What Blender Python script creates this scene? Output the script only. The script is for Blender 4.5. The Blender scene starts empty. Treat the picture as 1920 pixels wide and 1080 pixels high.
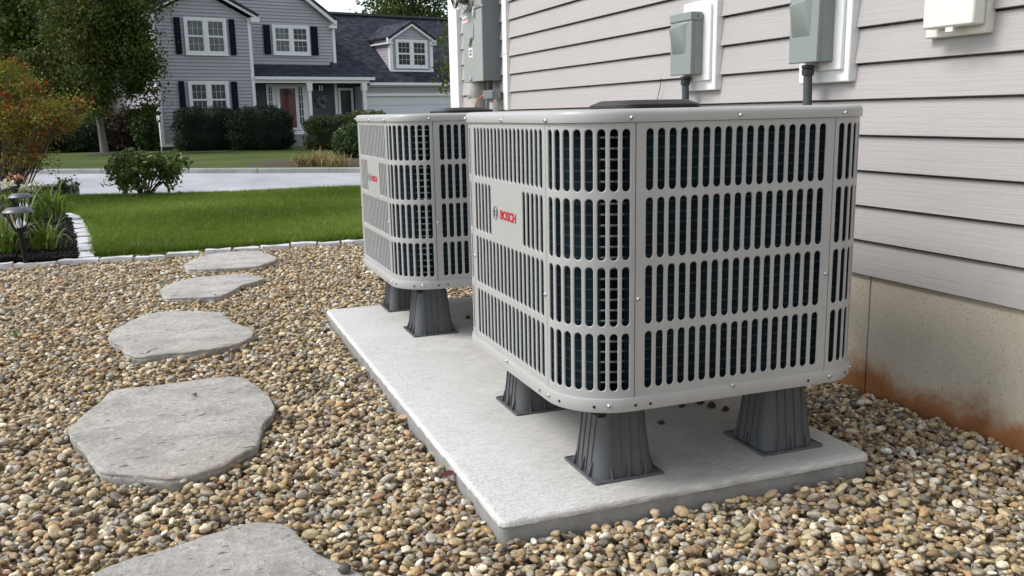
import bpy, bmesh, math, random
import numpy as np
from mathutils import Vector, Matrix, Euler, noise as mnoise
random.seed(7)
RNG = np.random.default_rng(11)
sc = bpy.context.scene
COL = sc.collection

# ------------------------------------------------------------------ camera, light, exposure
F_PX, PITCH, ROLL, YAW, CAM_H = 1688.0, -0.1921, -0.0201, -0.3539, 0.8197
def _basis():
    cp, sp, cy, sy = math.cos(PITCH), math.sin(PITCH), math.cos(YAW), math.sin(YAW)
    fw = Vector((-sy*cp, cy*cp, sp)); r = Vector((cy, sy, 0)); u = r.cross(fw)
    R = math.cos(ROLL)*r + math.sin(ROLL)*u
    U = -math.sin(ROLL)*r + math.cos(ROLL)*u
    return fw, R, U
FW, RT, UP = _basis()
EYE = Vector((0, 0, CAM_H))
cam_data = bpy.data.cameras.new('camera')
cam = bpy.data.objects.new('camera', cam_data); COL.objects.link(cam)
cam_data.sensor_width = 36.0
cam_data.lens = F_PX/1920*36.0
cam_data.clip_start = 0.05; cam_data.clip_end = 2000
cam.matrix_world = Matrix(((RT.x, UP.x, -FW.x, 0), (RT.y, UP.y, -FW.y, 0), (RT.z, UP.z, -FW.z, CAM_H), (0, 0, 0, 1)))
sc.camera = cam

SUN_DIR = Vector((-0.86, 0.20, 0.98)).normalized()      # towards the sun
SUN_EL = math.asin(SUN_DIR.z); SUN_AZ = math.atan2(SUN_DIR.x, SUN_DIR.y)
world = bpy.data.worlds.new('World'); sc.world = world; world.use_nodes = True
wn = world.node_tree.nodes; wl = world.node_tree.links; wn.clear()
w_out = wn.new('ShaderNodeOutputWorld'); w_bg = wn.new('ShaderNodeBackground')
w_sky = wn.new('ShaderNodeTexSky'); w_sky.sky_type = 'NISHITA'; w_sky.sun_disc = False
w_sky.sun_elevation = SUN_EL; w_sky.sun_rotation = SUN_AZ
w_sky.air_density = 1.0; w_sky.dust_density = 1.0; w_sky.ozone_density = 1.0
w_hsv = wn.new('ShaderNodeHueSaturation'); w_hsv.inputs['Saturation'].default_value = 0.38
w_bg.inputs['Strength'].default_value = 0.125
wl.new(w_sky.outputs['Color'], w_hsv.inputs['Color']); wl.new(w_hsv.outputs['Color'], w_bg.inputs['Color'])
wl.new(w_bg.outputs['Background'], w_out.inputs['Surface'])
sun_d = bpy.data.lights.new('sun', 'SUN'); sun_d.energy = 1.5; sun_d.angle = math.radians(24); sun_d.color = (1.0, 0.965, 0.91)
sun = bpy.data.objects.new('sun', sun_d); COL.objects.link(sun)
sun.rotation_euler = (-SUN_DIR).to_track_quat('-Z', 'Y').to_euler(); sun.location = (-6, 2, 9)
vs = sc.view_settings
vs.view_transform = 'Standard'; vs.look = 'None'; vs.gamma = 1.0; vs.use_curve_mapping = False
vs.exposure = 0.92
sc.render.engine = 'CYCLES'

# ------------------------------------------------------------------ helpers: points from measurements
def ray(px, py): return FW + RT*((px-960)/F_PX) - UP*((py-540)/F_PX)
def on_z(px, py, z=0.0): d = ray(px, py); return EYE + d*((z-CAM_H)/d.z)
def on_x(px, py, x): d = ray(px, py); return EYE + d*(x/d.x)
def on_y(px, py, y): d = ray(px, py); return EYE + d*(y/d.y)
def at_d(px, py, D): return EYE + ray(px, py)*D

# ------------------------------------------------------------------ helpers: materials
def srgb(h):
    v = [int(h[i:i+2], 16)/255 for i in (0, 2, 4)]
    return tuple(((c+0.055)/1.055)**2.4 if c > 0.04045 else c/12.92 for c in v) + (1,)
def lin(r, g, b): return (r, g, b, 1)
class Mat:
    def __init__(s, name, rough=0.6, metal=0.0, spec=None):
        s.m = bpy.data.materials.new(name); s.m.use_nodes = True
        s.t = s.m.node_tree; s.n = s.t.nodes; s.l = s.t.links
        s.b = s.n['Principled BSDF']; s.out = s.n['Material Output']
        s.b.inputs['Roughness'].default_value = rough; s.b.inputs['Metallic'].default_value = metal
        if spec is not None: s.b.inputs['Specular IOR Level'].default_value = spec
        s.tc = s.n.new('ShaderNodeTexCoord'); s.h = None
    def node(s, t, **kw):
        x = s.n.new(t)
        for k, v in kw.items():
            if k in x.inputs: x.inputs[k].default_value = v
            else: setattr(x, k, v)
        return x
    def coord(s, scale=(1, 1, 1), src='Object'):
        mp = s.node('ShaderNodeMapping'); mp.inputs['Scale'].default_value = scale
        s.l.new(s.tc.outputs[src], mp.inputs['Vector']); return mp.outputs['Vector']
    def noise(s, scale=5, detail=4, rough=0.55, vec=None, dist=0.0):
        x = s.node('ShaderNodeTexNoise', Scale=scale, Detail=detail, Roughness=rough, Distortion=dist)
        s.l.new(vec if vec else s.coord(), x.inputs['Vector']); return x.outputs['Fac']
    def voronoi(s, scale=5, vec=None, feature='F1', out='Distance'):
        x = s.node('ShaderNodeTexVoronoi', Scale=scale); x.feature = feature
        s.l.new(vec if vec else s.coord(), x.inputs['Vector']); return x.outputs[out]
    def ramp(s, fac, stops, interp='LINEAR'):
        x = s.node('ShaderNodeValToRGB'); cr = x.color_ramp; cr.interpolation = interp
        while len(cr.elements) < len(stops): cr.elements.new(0.5)
        for e, (p, c) in zip(cr.elements, stops):
            e.position = p; e.color = c if len(c) == 4 else (*c, 1)
        s.l.new(fac, x.inputs['Fac']); return x.outputs['Color']
    def mix(s, fac, a, b, mode='MIX'):
        x = s.node('ShaderNodeMix', data_type='RGBA', blend_type=mode)
        for sock, v in ((x.inputs[0], fac), (x.inputs[6], a), (x.inputs[7], b)):
            if hasattr(v, 'default_value') or hasattr(v, 'links'): s.l.new(v, sock)
            else: sock.default_value = v
        return x.outputs[2]
    def math(s, op, a, b=None):
        x = s.node('ShaderNodeMath', operation=op)
        for i, v in enumerate((a, b)):
            if v is None: continue
            if isinstance(v, (int, float)): x.inputs[i].default_value = v
            else: s.l.new(v, x.inputs[i])
        return x.outputs[0]
    def maprange(s, v, a, b, c=0.0, d=1.0, smooth=True):
        x = s.node('ShaderNodeMapRange'); x.interpolation_type = 'SMOOTHSTEP' if smooth else 'LINEAR'
        for i, q in ((1, a), (2, b), (3, c), (4, d)): x.inputs[i].default_value = q
        s.l.new(v, x.inputs[0]); return x.outputs[0]
    def attr(s, name, inst=False, out='Fac'):
        x = s.node('ShaderNodeAttribute'); x.attribute_name = name
        x.attribute_type = 'INSTANCER' if inst else 'GEOMETRY'; return x.outputs[out]
    def color(s, c):
        if isinstance(c, tuple): s.b.inputs['Base Color'].default_value = c
        else: s.l.new(c, s.b.inputs['Base Color'])
        return s
    def bump(s, hgt, strength=0.3, dist=0.002):
        x = s.node('ShaderNodeBump', Strength=strength, Distance=dist)
        s.l.new(hgt, x.inputs['Height'])
        if s.h: s.l.new(s.h, x.inputs['Normal'])
        s.h = x.outputs['Normal']; s.l.new(s.h, s.b.inputs['Normal']); return s
    def rough(s, v): s.l.new(v, s.b.inputs['Roughness']); return s

def scl(c, k): return (c[0]*k, c[1]*k, c[2]*k, 1)
def plain(name, c, rough=0.5, metal=0.0, var=0.08, nscale=6.0, bump=0.0, bscale=200, spec=None):
    m = Mat(name, rough, metal, spec)
    f = m.noise(nscale, 5, 0.6)
    m.color(m.ramp(f, [(0.3, scl(c, 1-var)), (0.7, scl(c, 1+var))]))
    if bump: m.bump(m.noise(bscale, 3), bump, 0.001)
    return m.m
def leafmat(name, stops, trans=0.35, rough=0.55, inst=False):
    m = Mat(name, rough, 0, 0.2)
    c = m.ramp(m.attr('tone', inst), stops)
    m.color(c)
    tr = m.node('ShaderNodeBsdfTranslucent'); m.l.new(m.mix(1.0, c, (1.0, 1.0, 0.55, 1), 'MULTIPLY'), tr.inputs['Color'])
    mx = m.node('ShaderNodeMixShader'); mx.inputs[0].default_value = trans
    m.l.new(m.b.outputs[0], mx.inputs[1]); m.l.new(tr.outputs[0], mx.inputs[2]); m.l.new(mx.outputs[0], m.out.inputs['Surface'])
    return m.m

# ------------------------------------------------------------------ helpers: meshes and objects
class MB:
    def __init__(s): s.v = []; s.f = []
    def add(s, verts, faces):
        o = len(s.v); s.v += [tuple(v) for v in verts]; s.f += [tuple(i+o for i in f) for f in faces]; return s
    def box(s, a, b):
        (x0, y0, z0), (x1, y1, z1) = a, b
        x0, x1 = sorted((x0, x1)); y0, y1 = sorted((y0, y1)); z0, z1 = sorted((z0, z1))
        return s.add([(x0,y0,z0),(x1,y0,z0),(x1,y1,z0),(x0,y1,z0),(x0,y0,z1),(x1,y0,z1),(x1,y1,z1),(x0,y1,z1)],
              [(0,3,2,1),(4,5,6,7),(0,1,5,4),(1,2,6,5),(2,3,7,6),(3,0,4,7)])
    def prism(s, poly, vec):
        n = len(poly); P = [Vector(p) for p in poly]; vec = Vector(vec)
        nrm = Vector((0,0,0))
        for i in range(n): nrm += P[i].cross(P[(i+1) % n])
        if nrm.dot(vec) > 0: P.reverse()
        return s.add(P + [p+vec for p in P], [tuple(range(n)), tuple(range(2*n-1, n-1, -1))] +
                     [(i, i+n, (i+1) % n + n, (i+1) % n) for i in range(n)])
    def tube(s, pts, r, n=8, caps=True):
        P = [Vector(p) for p in pts]; R = r if isinstance(r, (list, tuple)) else [r]*len(P)
        o = len(s.v); up = Vector((0, 0, 1)); prev = None
        for i, p in enumerate(P):
            d = (P[min(i+1, len(P)-1)] - P[max(i-1, 0)]).normalized()
            if prev is None:
                a = d.cross(up); a = a.normalized() if a.length > 1e-3 else Vector((1, 0, 0))
            else:
                a = (prev - d*prev.dot(d)).normalized()
            b = d.cross(a); prev = a
            for k in range(n):
                t = 2*math.pi*k/n; s.v.append(tuple(p + (a*math.cos(t) + b*math.sin(t))*R[i]))
        for i in range(len(P)-1):
            for k in range(n):
                s.f.append((o+i*n+k, o+i*n+(k+1) % n, o+(i+1)*n+(k+1) % n, o+(i+1)*n+k))
        if caps:
            s.f.append(tuple(o+k for k in range(n-1, -1, -1))); s.f.append(tuple(o+(len(P)-1)*n+k for k in range(n)))
        return s
    def lathe(s, prof, c=(0, 0, 0), n=24, axis='z', cap=True):
        o = len(s.v)
        for r, h in prof:
            for k in range(n):
                t = 2*math.pi*k/n; x, y = r*math.cos(t), r*math.sin(t)
                p = (x, y, h) if axis == 'z' else ((-h, x, y) if axis == '-x' else ((x, -h, y) if axis == '-y' else (h, x, y)))
                s.v.append((p[0]+c[0], p[1]+c[1], p[2]+c[2]))
        for i in range(len(prof)-1):
            for k in range(n):
                s.f.append((o+i*n+k, o+i*n+(k+1) % n, o+(i+1)*n+(k+1) % n, o+(i+1)*n+k))
        if cap:
            s.f.append(tuple(o+k for k in range(n-1, -1, -1))); s.f.append(tuple(o+(len(prof)-1)*n+k for k in range(n)))
        return s
    def loops(s, L, closed=True, capa=False, capb=False):
        o = len(s.v); n = len(L[0])
        for lp in L: s.v += [tuple(p) for p in lp]
        for i in range(len(L)-1):
            for k in range(n if closed else n-1):
                s.f.append((o+i*n+k, o+i*n+(k+1) % n, o+(i+1)*n+(k+1) % n, o+(i+1)*n+k))
        if capa: s.f.append(tuple(o+k for k in range(n-1, -1, -1)))
        if capb: s.f.append(tuple(o+(len(L)-1)*n+k for k in range(n)))
        return s
    def mesh(s, name, mat, org=(0, 0, 0), smooth=None, fixn=False):
        me = bpy.data.meshes.new(name)
        V = np.array(s.v, dtype=float).reshape(-1, 3) - np.array(tuple(org))
        me.from_pydata(V.tolist(), [], s.f); me.materials.append(mat)
        if fixn:
            bm = bmesh.new(); bm.from_mesh(me); bmesh.ops.recalc_face_normals(bm, faces=bm.faces); bm.to_mesh(me); bm.free()
        if smooth is not None:
            me.shade_smooth(); me.set_sharp_from_angle(angle=math.radians(smooth))
        me.update(); return me
def link(name, me, parent=None):
    o = bpy.data.objects.new(name, me); COL.objects.link(o)
    if parent: o.parent = parent
    return o
def part(name, mb, mat, root, smooth=None, fixn=False, org=None, label=None, stuff=False, bevel=0):
    """mb holds world coordinates; root (or its root) sits at its own location"""
    o0 = root
    while o0.parent: o0 = o0.parent
    o = link(name, mb.mesh(name, mat, o0.location if org is None else org, smooth, fixn), root)
    if label: o['label'] = label
    if stuff: o['kind'] = 'stuff'
    if bevel: addbevel(o, bevel)
    return o
def addbevel(o, w, seg=2):
    b = o.modifiers.new('bevel', 'BEVEL'); b.width = w; b.segments = seg; b.limit_method = 'ANGLE'; b.angle_limit = math.radians(35)
    b.harden_normals = False
    o.data.shade_smooth(); o.data.set_sharp_from_angle(angle=math.radians(50))
def tag(o, label, cat, group=None):
    o['label'] = label; o['category'] = cat
    if group: o['group'] = group
    return o
def thing(name, loc, label, cat, group=None):
    o = bpy.data.objects.new(name, None); o.empty_display_size = 0.1; COL.objects.link(o); o.location = loc
    return tag(o, label, cat, group)
def single(name, mb, mat, loc, label, cat, group=None, smooth=None, fixn=False, bevel=0):
    o = link(name, mb.mesh(name, mat, loc, smooth, fixn)); o.location = loc
    if bevel: addbevel(o, bevel)
    return tag(o, label, cat, group)
def structure(name, mb, mat, smooth=None):
    o = link(name, mb.mesh(name, mat, (0, 0, 0), smooth)); o['kind'] = 'structure'; return o
def copy_tree(o, parent=None):
    c = o.copy(); COL.objects.link(c); c.parent = parent
    for ch in list(o.children): copy_tree(ch, c)
    return c
def quads_mesh(name, V, mat, tone, smooth=False):
    """V: (n,4,3) array of quads, tone: (n,)"""
    n = len(V); me = bpy.data.meshes.new(name)
    me.vertices.add(4*n); me.vertices.foreach_set('co', V.reshape(-1).astype(np.float32))
    me.loops.add(4*n); me.loops.foreach_set('vertex_index', np.arange(4*n, dtype=np.int32))
    me.polygons.add(n); me.polygons.foreach_set('loop_start', np.arange(0, 4*n, 4, dtype=np.int32))
    a = me.attributes.new('tone', 'FLOAT', 'FACE'); a.data.foreach_set('value', np.asarray(tone, dtype=np.float32))
    me.materials.append(mat); me.update(calc_edges=True); me.validate(); return me
def rand_unit(n):
    v = RNG.normal(size=(n, 3)); return v/np.linalg.norm(v, axis=1, keepdims=True)
def leaf_quads(P, size, aspect=0.55, up=0.3, nrm=None):
    """diamond leaves at P (n,3)"""
    n = len(P); d = rand_unit(n); d[:, 2] -= 0.25; d /= np.linalg.norm(d, axis=1, keepdims=True)
    q = rand_unit(n); q[:, 2] += up*2
    if nrm is not None: q += nrm*0.9
    w = np.cross(d, q); w /= np.linalg.norm(w, axis=1, keepdims=True)+1e-9
    s = (size*(0.65+0.7*RNG.random(n)))[:, None]
    a = P - d*s*0.5; b = P + d*s*0.5; c = P - d*s*0.05
    up_ = np.cross(w, d)*s*0.08
    return np.stack([a, c + w*s*aspect*0.5+up_, b, c - w*s*aspect*0.5+up_], axis=1)
def instancer(name, P, rot, scale, tone, var, protos, label=None, kind='stuff'):
    """one object: prototypes instanced on points with geometry nodes"""
    me = bpy.data.meshes.new(name); n = len(P)
    me.vertices.add(n); me.vertices.foreach_set('co', np.asarray(P, dtype=np.float32).reshape(-1))
    for nm, typ, arr in (('rot', 'FLOAT_VECTOR', rot), ('scl', 'FLOAT_VECTOR', scale), ('tone', 'FLOAT', tone), ('variant', 'INT', var)):
        a = me.attributes.new(nm, typ, 'POINT')
        arr = np.asarray(arr)
        if typ == 'FLOAT_VECTOR': a.data.foreach_set('vector', arr.astype(np.float32).reshape(-1))
        else: a.data.foreach_set('value', arr.astype(np.float32 if typ == 'FLOAT' else np.int32))
    o = link(name, me); o['kind'] = kind
    if label: o['label'] = label
    pc = bpy.data.collections.new(name + '_pieces')
    for i, p in enumerate(protos):
        q = bpy.data.objects.new('%s_piece_%02d' % (name, i), p); pc.objects.link(q)
    ng = bpy.data.node_groups.new(name + '_scatter', 'GeometryNodeTree')
    ng.interface.new_socket('Geometry', in_out='INPUT', socket_type='NodeSocketGeometry')
    ng.interface.new_socket('Geometry', in_out='OUTPUT', socket_type='NodeSocketGeometry')
    N = ng.nodes; L = ng.links
    gi = N.new('NodeGroupInput'); go = N.new('NodeGroupOutput'); iop = N.new('GeometryNodeInstanceOnPoints')
    ci = N.new('GeometryNodeCollectionInfo'); ci.inputs['Collection'].default_value = pc
    ci.inputs['Separate Children'].default_value = True; ci.inputs['Reset Children'].default_value = True
    def na(nm, typ):
        x = N.new('GeometryNodeInputNamedAttribute'); x.data_type = typ; x.inputs['Name'].default_value = nm; return x.outputs['Attribute']
    e2r = N.new('FunctionNodeEulerToRotation')
    L.new(na('rot', 'FLOAT_VECTOR'), e2r.inputs[0])
    L.new(gi.outputs[0], iop.inputs['Points']); L.new(ci.outputs[0], iop.inputs['Instance'])
    iop.inputs['Pick Instance'].default_value = True
    L.new(na('variant', 'INT'), iop.inputs['Instance Index']); L.new(e2r.outputs[0], iop.inputs['Rotation'])
    L.new(na('scl', 'FLOAT_VECTOR'), iop.inputs['Scale']); L.new(iop.outputs[0], go.inputs[0])
    md = o.modifiers.new('scatter', 'NODES'); md.node_group = ng
    return o
def inside(P, poly):
    P = np.asarray(P); x, y = P[:, 0], P[:, 1]; c = np.zeros(len(P), bool); n = len(poly)
    for i in range(n):
        x1, y1 = poly[i][0], poly[i][1]; x2, y2 = poly[(i+1) % n][0], poly[(i+1) % n][1]
        cond = ((y1 > y) != (y2 > y))
        with np.errstate(divide='ignore', invalid='ignore'):
            xi = (x2-x1)*(y-y1)/((y2-y1) if y2 != y1 else 1e-12)+x1
        c ^= cond & (x < xi)
    return c

# ------------------------------------------------------------------ materials
WALL_X = 1.8563
PAD_Z = 0.0354
def mat_gravel():
    m = Mat('pebble', 0.68, 0, 0.3)
    t = m.attr('tone', True)
    pal = [(.00, (.36,.29,.195)), (.13, (.24,.225,.20)), (.25, (.195,.145,.095)), (.36, (.46,.40,.30)), (.46, (.29,.26,.18)),
           (.56, (.35,.25,.15)), (.62, (.145,.13,.118)), (.70, (.31,.30,.285)), (.79, (.55,.52,.45)), (.85, (.255,.20,.14)),
           (.93, (.26,.165,.11)), (.955, (.64,.62,.57)), (.98, (.22,.245,.26))]
    pal = [(p_, tuple(min(.8, v*k_) for v, k_ in zip(c_, (1.47, 1.41, 1.28)))) for p_, c_ in pal]
    c = m.ramp(t, pal, 'CONSTANT')
    wv = m.node('ShaderNodeVectorMath', operation='ADD'); m.l.new(m.tc.outputs['Object'], wv.inputs[0])
    cb = m.node('ShaderNodeCombineXYZ')
    m.l.new(m.math('MULTIPLY', t, 531.0), cb.inputs[0]); m.l.new(m.math('MULTIPLY', t, 177.0), cb.inputs[1])
    m.l.new(cb.outputs[0], wv.inputs[1])
    n1 = m.noise(1.6, 5, 0.65, wv.outputs[0]); n2 = m.noise(7, 4, 0.7, wv.outputs[0])
    c = m.mix(m.maprange(n1, .35, .7), m.mix(1.0, c, (.72, .70, .66, 1), 'MULTIPLY'), m.mix(1.0, c, (1.28, 1.25, 1.2, 1), 'MULTIPLY'))
    c = m.mix(m.math('MULTIPLY', m.maprange(n2, .52, .8), .45), c, (.16, .13, .10, 1))
    m.color(c); m.bump(n2, 0.25, 0.08)
    return m.m
M = {}
M['pebble'] = mat_gravel()
M['gravel_soil'] = plain('gravel_soil', lin(.13, .105, .075), .9, 0, .3, 40, .6, 120)
def mat_flag():
    m = Mat('flagstone', .8, 0, .3)
    v = m.coord((1, 1.7, 1))
    a = m.noise(5, 6, .62, v, .5); b = m.noise(52, 6, .8); d = m.noise(190, 3, .7)
    c = m.ramp(a, [(.28, (.31, .295, .27)), (.45, (.47, .45, .415)), (.62, (.60, .575, .53)), (.8, (.48, .43, .35))])
    w = m.noise(2.3, 3, .6, None, 1.0)
    c = m.mix(m.math('MULTIPLY', m.maprange(w, .50, .68), .5), c, (.46, .395, .31, 1))
    c = m.mix(m.math('MULTIPLY', m.maprange(b, .5, .66), .7), c, (.74, .72, .68, 1))
    c = m.mix(m.math('MULTIPLY', m.maprange(b, .47, .28), .7), c, (.17, .165, .165, 1))
    sp = m.noise(24, 2, .5, m.coord((1, 3, 1)))
    c = m.mix(m.math('MULTIPLY', m.maprange(sp, .67, .71), .8), c, (.07, .068, .065, 1))
    m.color(c); m.bump(a, .5, .03); m.bump(b, .9, .014); m.bump(d, .6, .004); return m.m
M['flagstone'] = mat_flag()
def mat_pad():
    m = Mat('pad_concrete', .85, 0, .25)
    v = m.coord((1, 9, 1))
    big = m.noise(1.7, 4, .55, None, .6); fin = m.noise(260, 2, .5); spk = m.noise(210, 4, .75); br = m.noise(26, 4, .6, m.coord((1, 13, 1)), .3)
    c = m.ramp(big, [(.30, (.37, .355, .32)), (.55, (.49, .48, .455))])
    pt_ = m.noise(5.5, 5, .68, None, .8)
    c = m.mix(m.math('MULTIPLY', m.maprange(pt_, .50, .66), .45), c, (.345, .335, .30, 1))
    c = m.mix(m.math('MULTIPLY', m.maprange(pt_, .46, .34), .35), c, (.62, .61, .60, 1))
    # whitish film that has dried out along the open long edge and the front
    sx = m.node('ShaderNodeSeparateXYZ'); m.l.new(m.tc.outputs['Object'], sx.inputs[0])
    edge = m.maprange(m.math('ADD', sx.outputs[0], m.math('MULTIPLY', big, .34)), .62, .12)
    c = m.mix(m.math('MULTIPLY', m.math('MULTIPLY', edge, m.maprange(spk, .38, .60)), .75), c, (.74, .74, .75, 1))
    c = m.mix(m.math('MULTIPLY', m.maprange(spk, .60, .74), .5), c, (.24, .225, .19, 1))
    c = m.mix(m.math('MULTIPLY', m.maprange(fin, .58, .72), .35), c, (.28, .27, .25, 1))
    c = m.mix(m.math('MULTIPLY', m.maprange(br, .50, .66), .5), c, (.68, .68, .68, 1))
    c = m.mix(m.math('MULTIPLY', m.maprange(br, .47, .33), .45), c, (.26, .25, .225, 1))
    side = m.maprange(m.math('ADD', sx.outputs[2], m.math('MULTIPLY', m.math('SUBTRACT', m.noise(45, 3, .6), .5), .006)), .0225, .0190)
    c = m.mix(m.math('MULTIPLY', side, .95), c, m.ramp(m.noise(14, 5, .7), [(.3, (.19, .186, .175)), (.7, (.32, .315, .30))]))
    m.color(c); m.bump(br, .35, .003); m.bump(fin, .35, .0015); m.bump(spk, .2, .0012); return m.m
M['pad'] = mat_pad()
def mat_granite():
    m = Mat('granite', .75, 0, .3)
    a = m.noise(18, 5, .7); b = m.noise(160, 3, .7)
    c = m.ramp(a, [(.3, (.44, .44, .45)), (.65, (.70, .70, .71))])
    c = m.mix(m.math('MULTIPLY', m.maprange(b, .56, .72), .6), c, (.22, .22, .23, 1))
    m.color(c); m.bump(a, .6, .01); m.bump(b, .4, .003); return m.m
M['granite'] = mat_granite()
def mat_grass_base(name, c1, c2, c3, s=1.2):
    m = Mat(name, .9, 0, .1)
    a = m.noise(s, 5, .6); b = m.noise(60, 3, .7)
    c = m.ramp(a, [(.3, c1), (.52, c2), (.72, c3)])
    c = m.mix(m.math('MULTIPLY', m.maprange(b, .45, .3), .6), c, scl(c1, .45))
    m.color(c); m.bump(b, .8, .03); return m.m
M['lawn'] = mat_grass_base('lawn_turf', (.06, .09, .014), (.085, .13, .02), (.11, .16, .03))
M['far_lawn'] = mat_grass_base('far_lawn_turf', (.055, .082, .022), (.085, .115, .032), (.135, .150, .05), .35)
M['grass'] = leafmat('grass_blade', [(0, (.090, .145, .018)), (.35, (.145, .225, .034)), (.7, (.215, .31, .058)), (.93, (.30, .38, .11)), (1, (.45, .40, .20))], .35, .4, True)
def mat_road():
    m = Mat('asphalt', .85, 0, .3)
    a = m.noise(.9, 5, .6, m.coord((1, .45, 1))); b = m.noise(70, 3, .7); d = m.noise(6, 4, .65)
    c = m.ramp(a, [(.3, (.31, .315, .33)), (.7, (.47, .475, .495))])
    c = m.mix(m.math('MULTIPLY', m.maprange(d, .55, .75), .3), c, (.27, .27, .28, 1))
    c = m.mix(m.math('MULTIPLY', m.maprange(b, .55, .75), .35), c, (.2, .2, .2, 1))
    m.color(c); m.bump(b, .4, .004); return m.m
M['road'] = mat_road()
M['kerb'] = plain('kerb_granite', lin(.26, .26, .255), .8, 0, .22, 3.0, .4, 80)
M['mulch'] = plain('black_mulch', lin(.011, .0105, .011), .95, 0, .4, 30, .8, 90, spec=.15)
mm = Mat('mulch_chip', .85, 0, .15); mm.color(mm.ramp(mm.attr('tone', True), [(0, (.006, .006, .0065)), (.7, (.017, .016, .016)), (1, (.05, .04, .034))])); M['chip'] = mm.m
def mat_metal_paint(name, c, rough=.38, spec=.5):
    m = Mat(name, rough, 0, spec)
    a = m.noise(3, 5, .6); b = m.noise(420, 2, .5); w = m.noise(9, 6, .7)
    k = m.ramp(a, [(.3, scl(c, .95)), (.7, scl(c, 1.05))])
    k = m.mix(m.math('MULTIPLY', m.maprange(w, .58, .78), .14), k, (.30, .28, .24, 1))
    m.color(k); m.bump(b, .06, .0006); return m.m
M['unit_paint'] = mat_metal_paint('unit_grey_paint', lin(.405, .405, .395))
M['coil'] = None
def mat_coil():
    m = Mat('coil_fins', .75, .0, .15)
    w = m.node('ShaderNodeTexWave', Scale=260.0, Distortion=0.0); w.bands_direction = 'DIAGONAL'
    m.l.new(m.coord((1, 1, 0)), w.inputs['Vector'])
    a = m.noise(7, 4, .6)
    sx = m.node('ShaderNodeSeparateXYZ'); m.l.new(m.tc.outputs['Object'], sx.inputs[0])
    fr = m.math('ABSOLUTE', m.math('SUBTRACT', m.math('FRACT', m.math('DIVIDE', m.math('SUBTRACT', sx.outputs[2], .248-.0217*.5), .0217)), .5))
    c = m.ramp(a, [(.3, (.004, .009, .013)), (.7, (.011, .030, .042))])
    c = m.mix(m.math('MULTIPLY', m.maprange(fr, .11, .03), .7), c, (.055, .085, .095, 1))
    m.color(c); m.bump(w.outputs['Fac'], .6, .002); return m.m
M['coil'] = mat_coil()
M['tube'] = plain('coil_tube_metal', lin(.20, .26, .28), .3, .8, .2, 20)
M['dark'] = plain('dark_void', lin(.008, .008, .009), .8, 0, .2)
M['black_plastic'] = plain('black_plastic', lin(.017, .018, .020), .38, 0, .15, 20, .08, 300)
M['screw'] = plain('screw_zinc', lin(.62, .62, .62), .25, .9, .1, 60)
M['riser'] = mat_metal_paint('riser_plastic', lin(.082, .086, .09), .5, .4)
M['red_print'] = plain('red_print', srgb('b3122b'), .5, 0, .03)
M['grey_print'] = plain('grey_print', lin(.13, .14, .14), .5, 0, .03)
def mat_siding(name, c, ystretch=(40, 1.2, 40), bs=.22):
    m = Mat(name, .55, 0, .35)
    a = m.noise(1.1, 4, .6); g = m.noise(3.2, 5, .7, m.coord(ystretch), .4)
    k = m.ramp(a, [(.3, scl(c, .96)), (.7, scl(c, 1.04))])
    k = m.mix(m.math('MULTIPLY', m.maprange(g, .48, .72), .18), k, scl(c, .74))
    m.color(k); m.bump(g, bs, .0035); return m.m
M['siding'] = mat_siding('siding_warm_grey', lin(.425, .400, .388), (40, 1.2, 40), .5)
M['white_trim'] = plain('white_trim', lin(.80, .80, .79), .5, 0, .03, 4)
M['cream_trim'] = plain('cream_plastic', lin(.76, .75, .68), .45, 0, .03, 4)
def mat_found():
    m = Mat('foundation_concrete', .88, 0, .25)
    a = m.noise(2.2, 5, .6); b = m.noise(120, 4, .75); p = m.noise(75, 3, .6)
    c = m.ramp(a, [(.3, (.46, .415, .33)), (.7, (.60, .55, .455))])
    c = m.mix(m.math('MULTIPLY', m.maprange(b, .56, .70), .75), c, (.17, .145, .11, 1))
    c = m.mix(m.math('MULTIPLY', m.maprange(p, .66, .72), .45), c, (.14, .11, .08, 1))
    sx = m.node('ShaderNodeSeparateXYZ'); m.l.new(m.tc.outputs['Object'], sx.inputs[0])
    h = m.math('ADD', sx.outputs[2], m.math('ADD', m.math('MULTIPLY', m.math('SUBTRACT', m.noise(6, 6, .68), .5), .20), m.math('MULTIPLY', m.math('SUBTRACT', b, .5), .07)))
    st = m.maprange(h, .105, .015)
    rust = m.ramp(m.noise(9, 5, .65), [(.3, (.19, .065, .014)), (.7, (.40, .15, .032))])
    c = m.mix(m.math('MULTIPLY', st, .93), c, rust)
    m.color(c); m.bump(b, .4, .003); m.bump(p, .3, .004); return m.m
M['foundation'] = mat_found()
M['box_grey'] = mat_metal_paint('electrical_grey_green', lin(.235, .265, .25), .42)
M['meter_grey'] = mat_metal_paint('meter_grey', lin(.31, .335, .315), .42)
M['meter_side'] = mat_metal_paint('meter_side_grey', lin(.16, .175, .185), .5)
M['conduit'] = plain('dark_conduit', lin(.055, .06, .062), .5, 0, .1, 20)
M['pvc'] = plain('grey_pvc', lin(.42, .42, .39), .5, 0, .08, 10)
M['orange'] = plain('orange_wire', lin(.62, .16, .08), .45)
M['paper'] = plain('white_label', lin(.78, .78, .77), .6)
g = Mat('clear_glass', .04, 0); g.b.inputs['Transmission Weight'].default_value = 1.0; g.b.inputs['IOR'].default_value = 1.45; g.color(lin(.95, .97, .97)); M['glass'] = g.m

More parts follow.
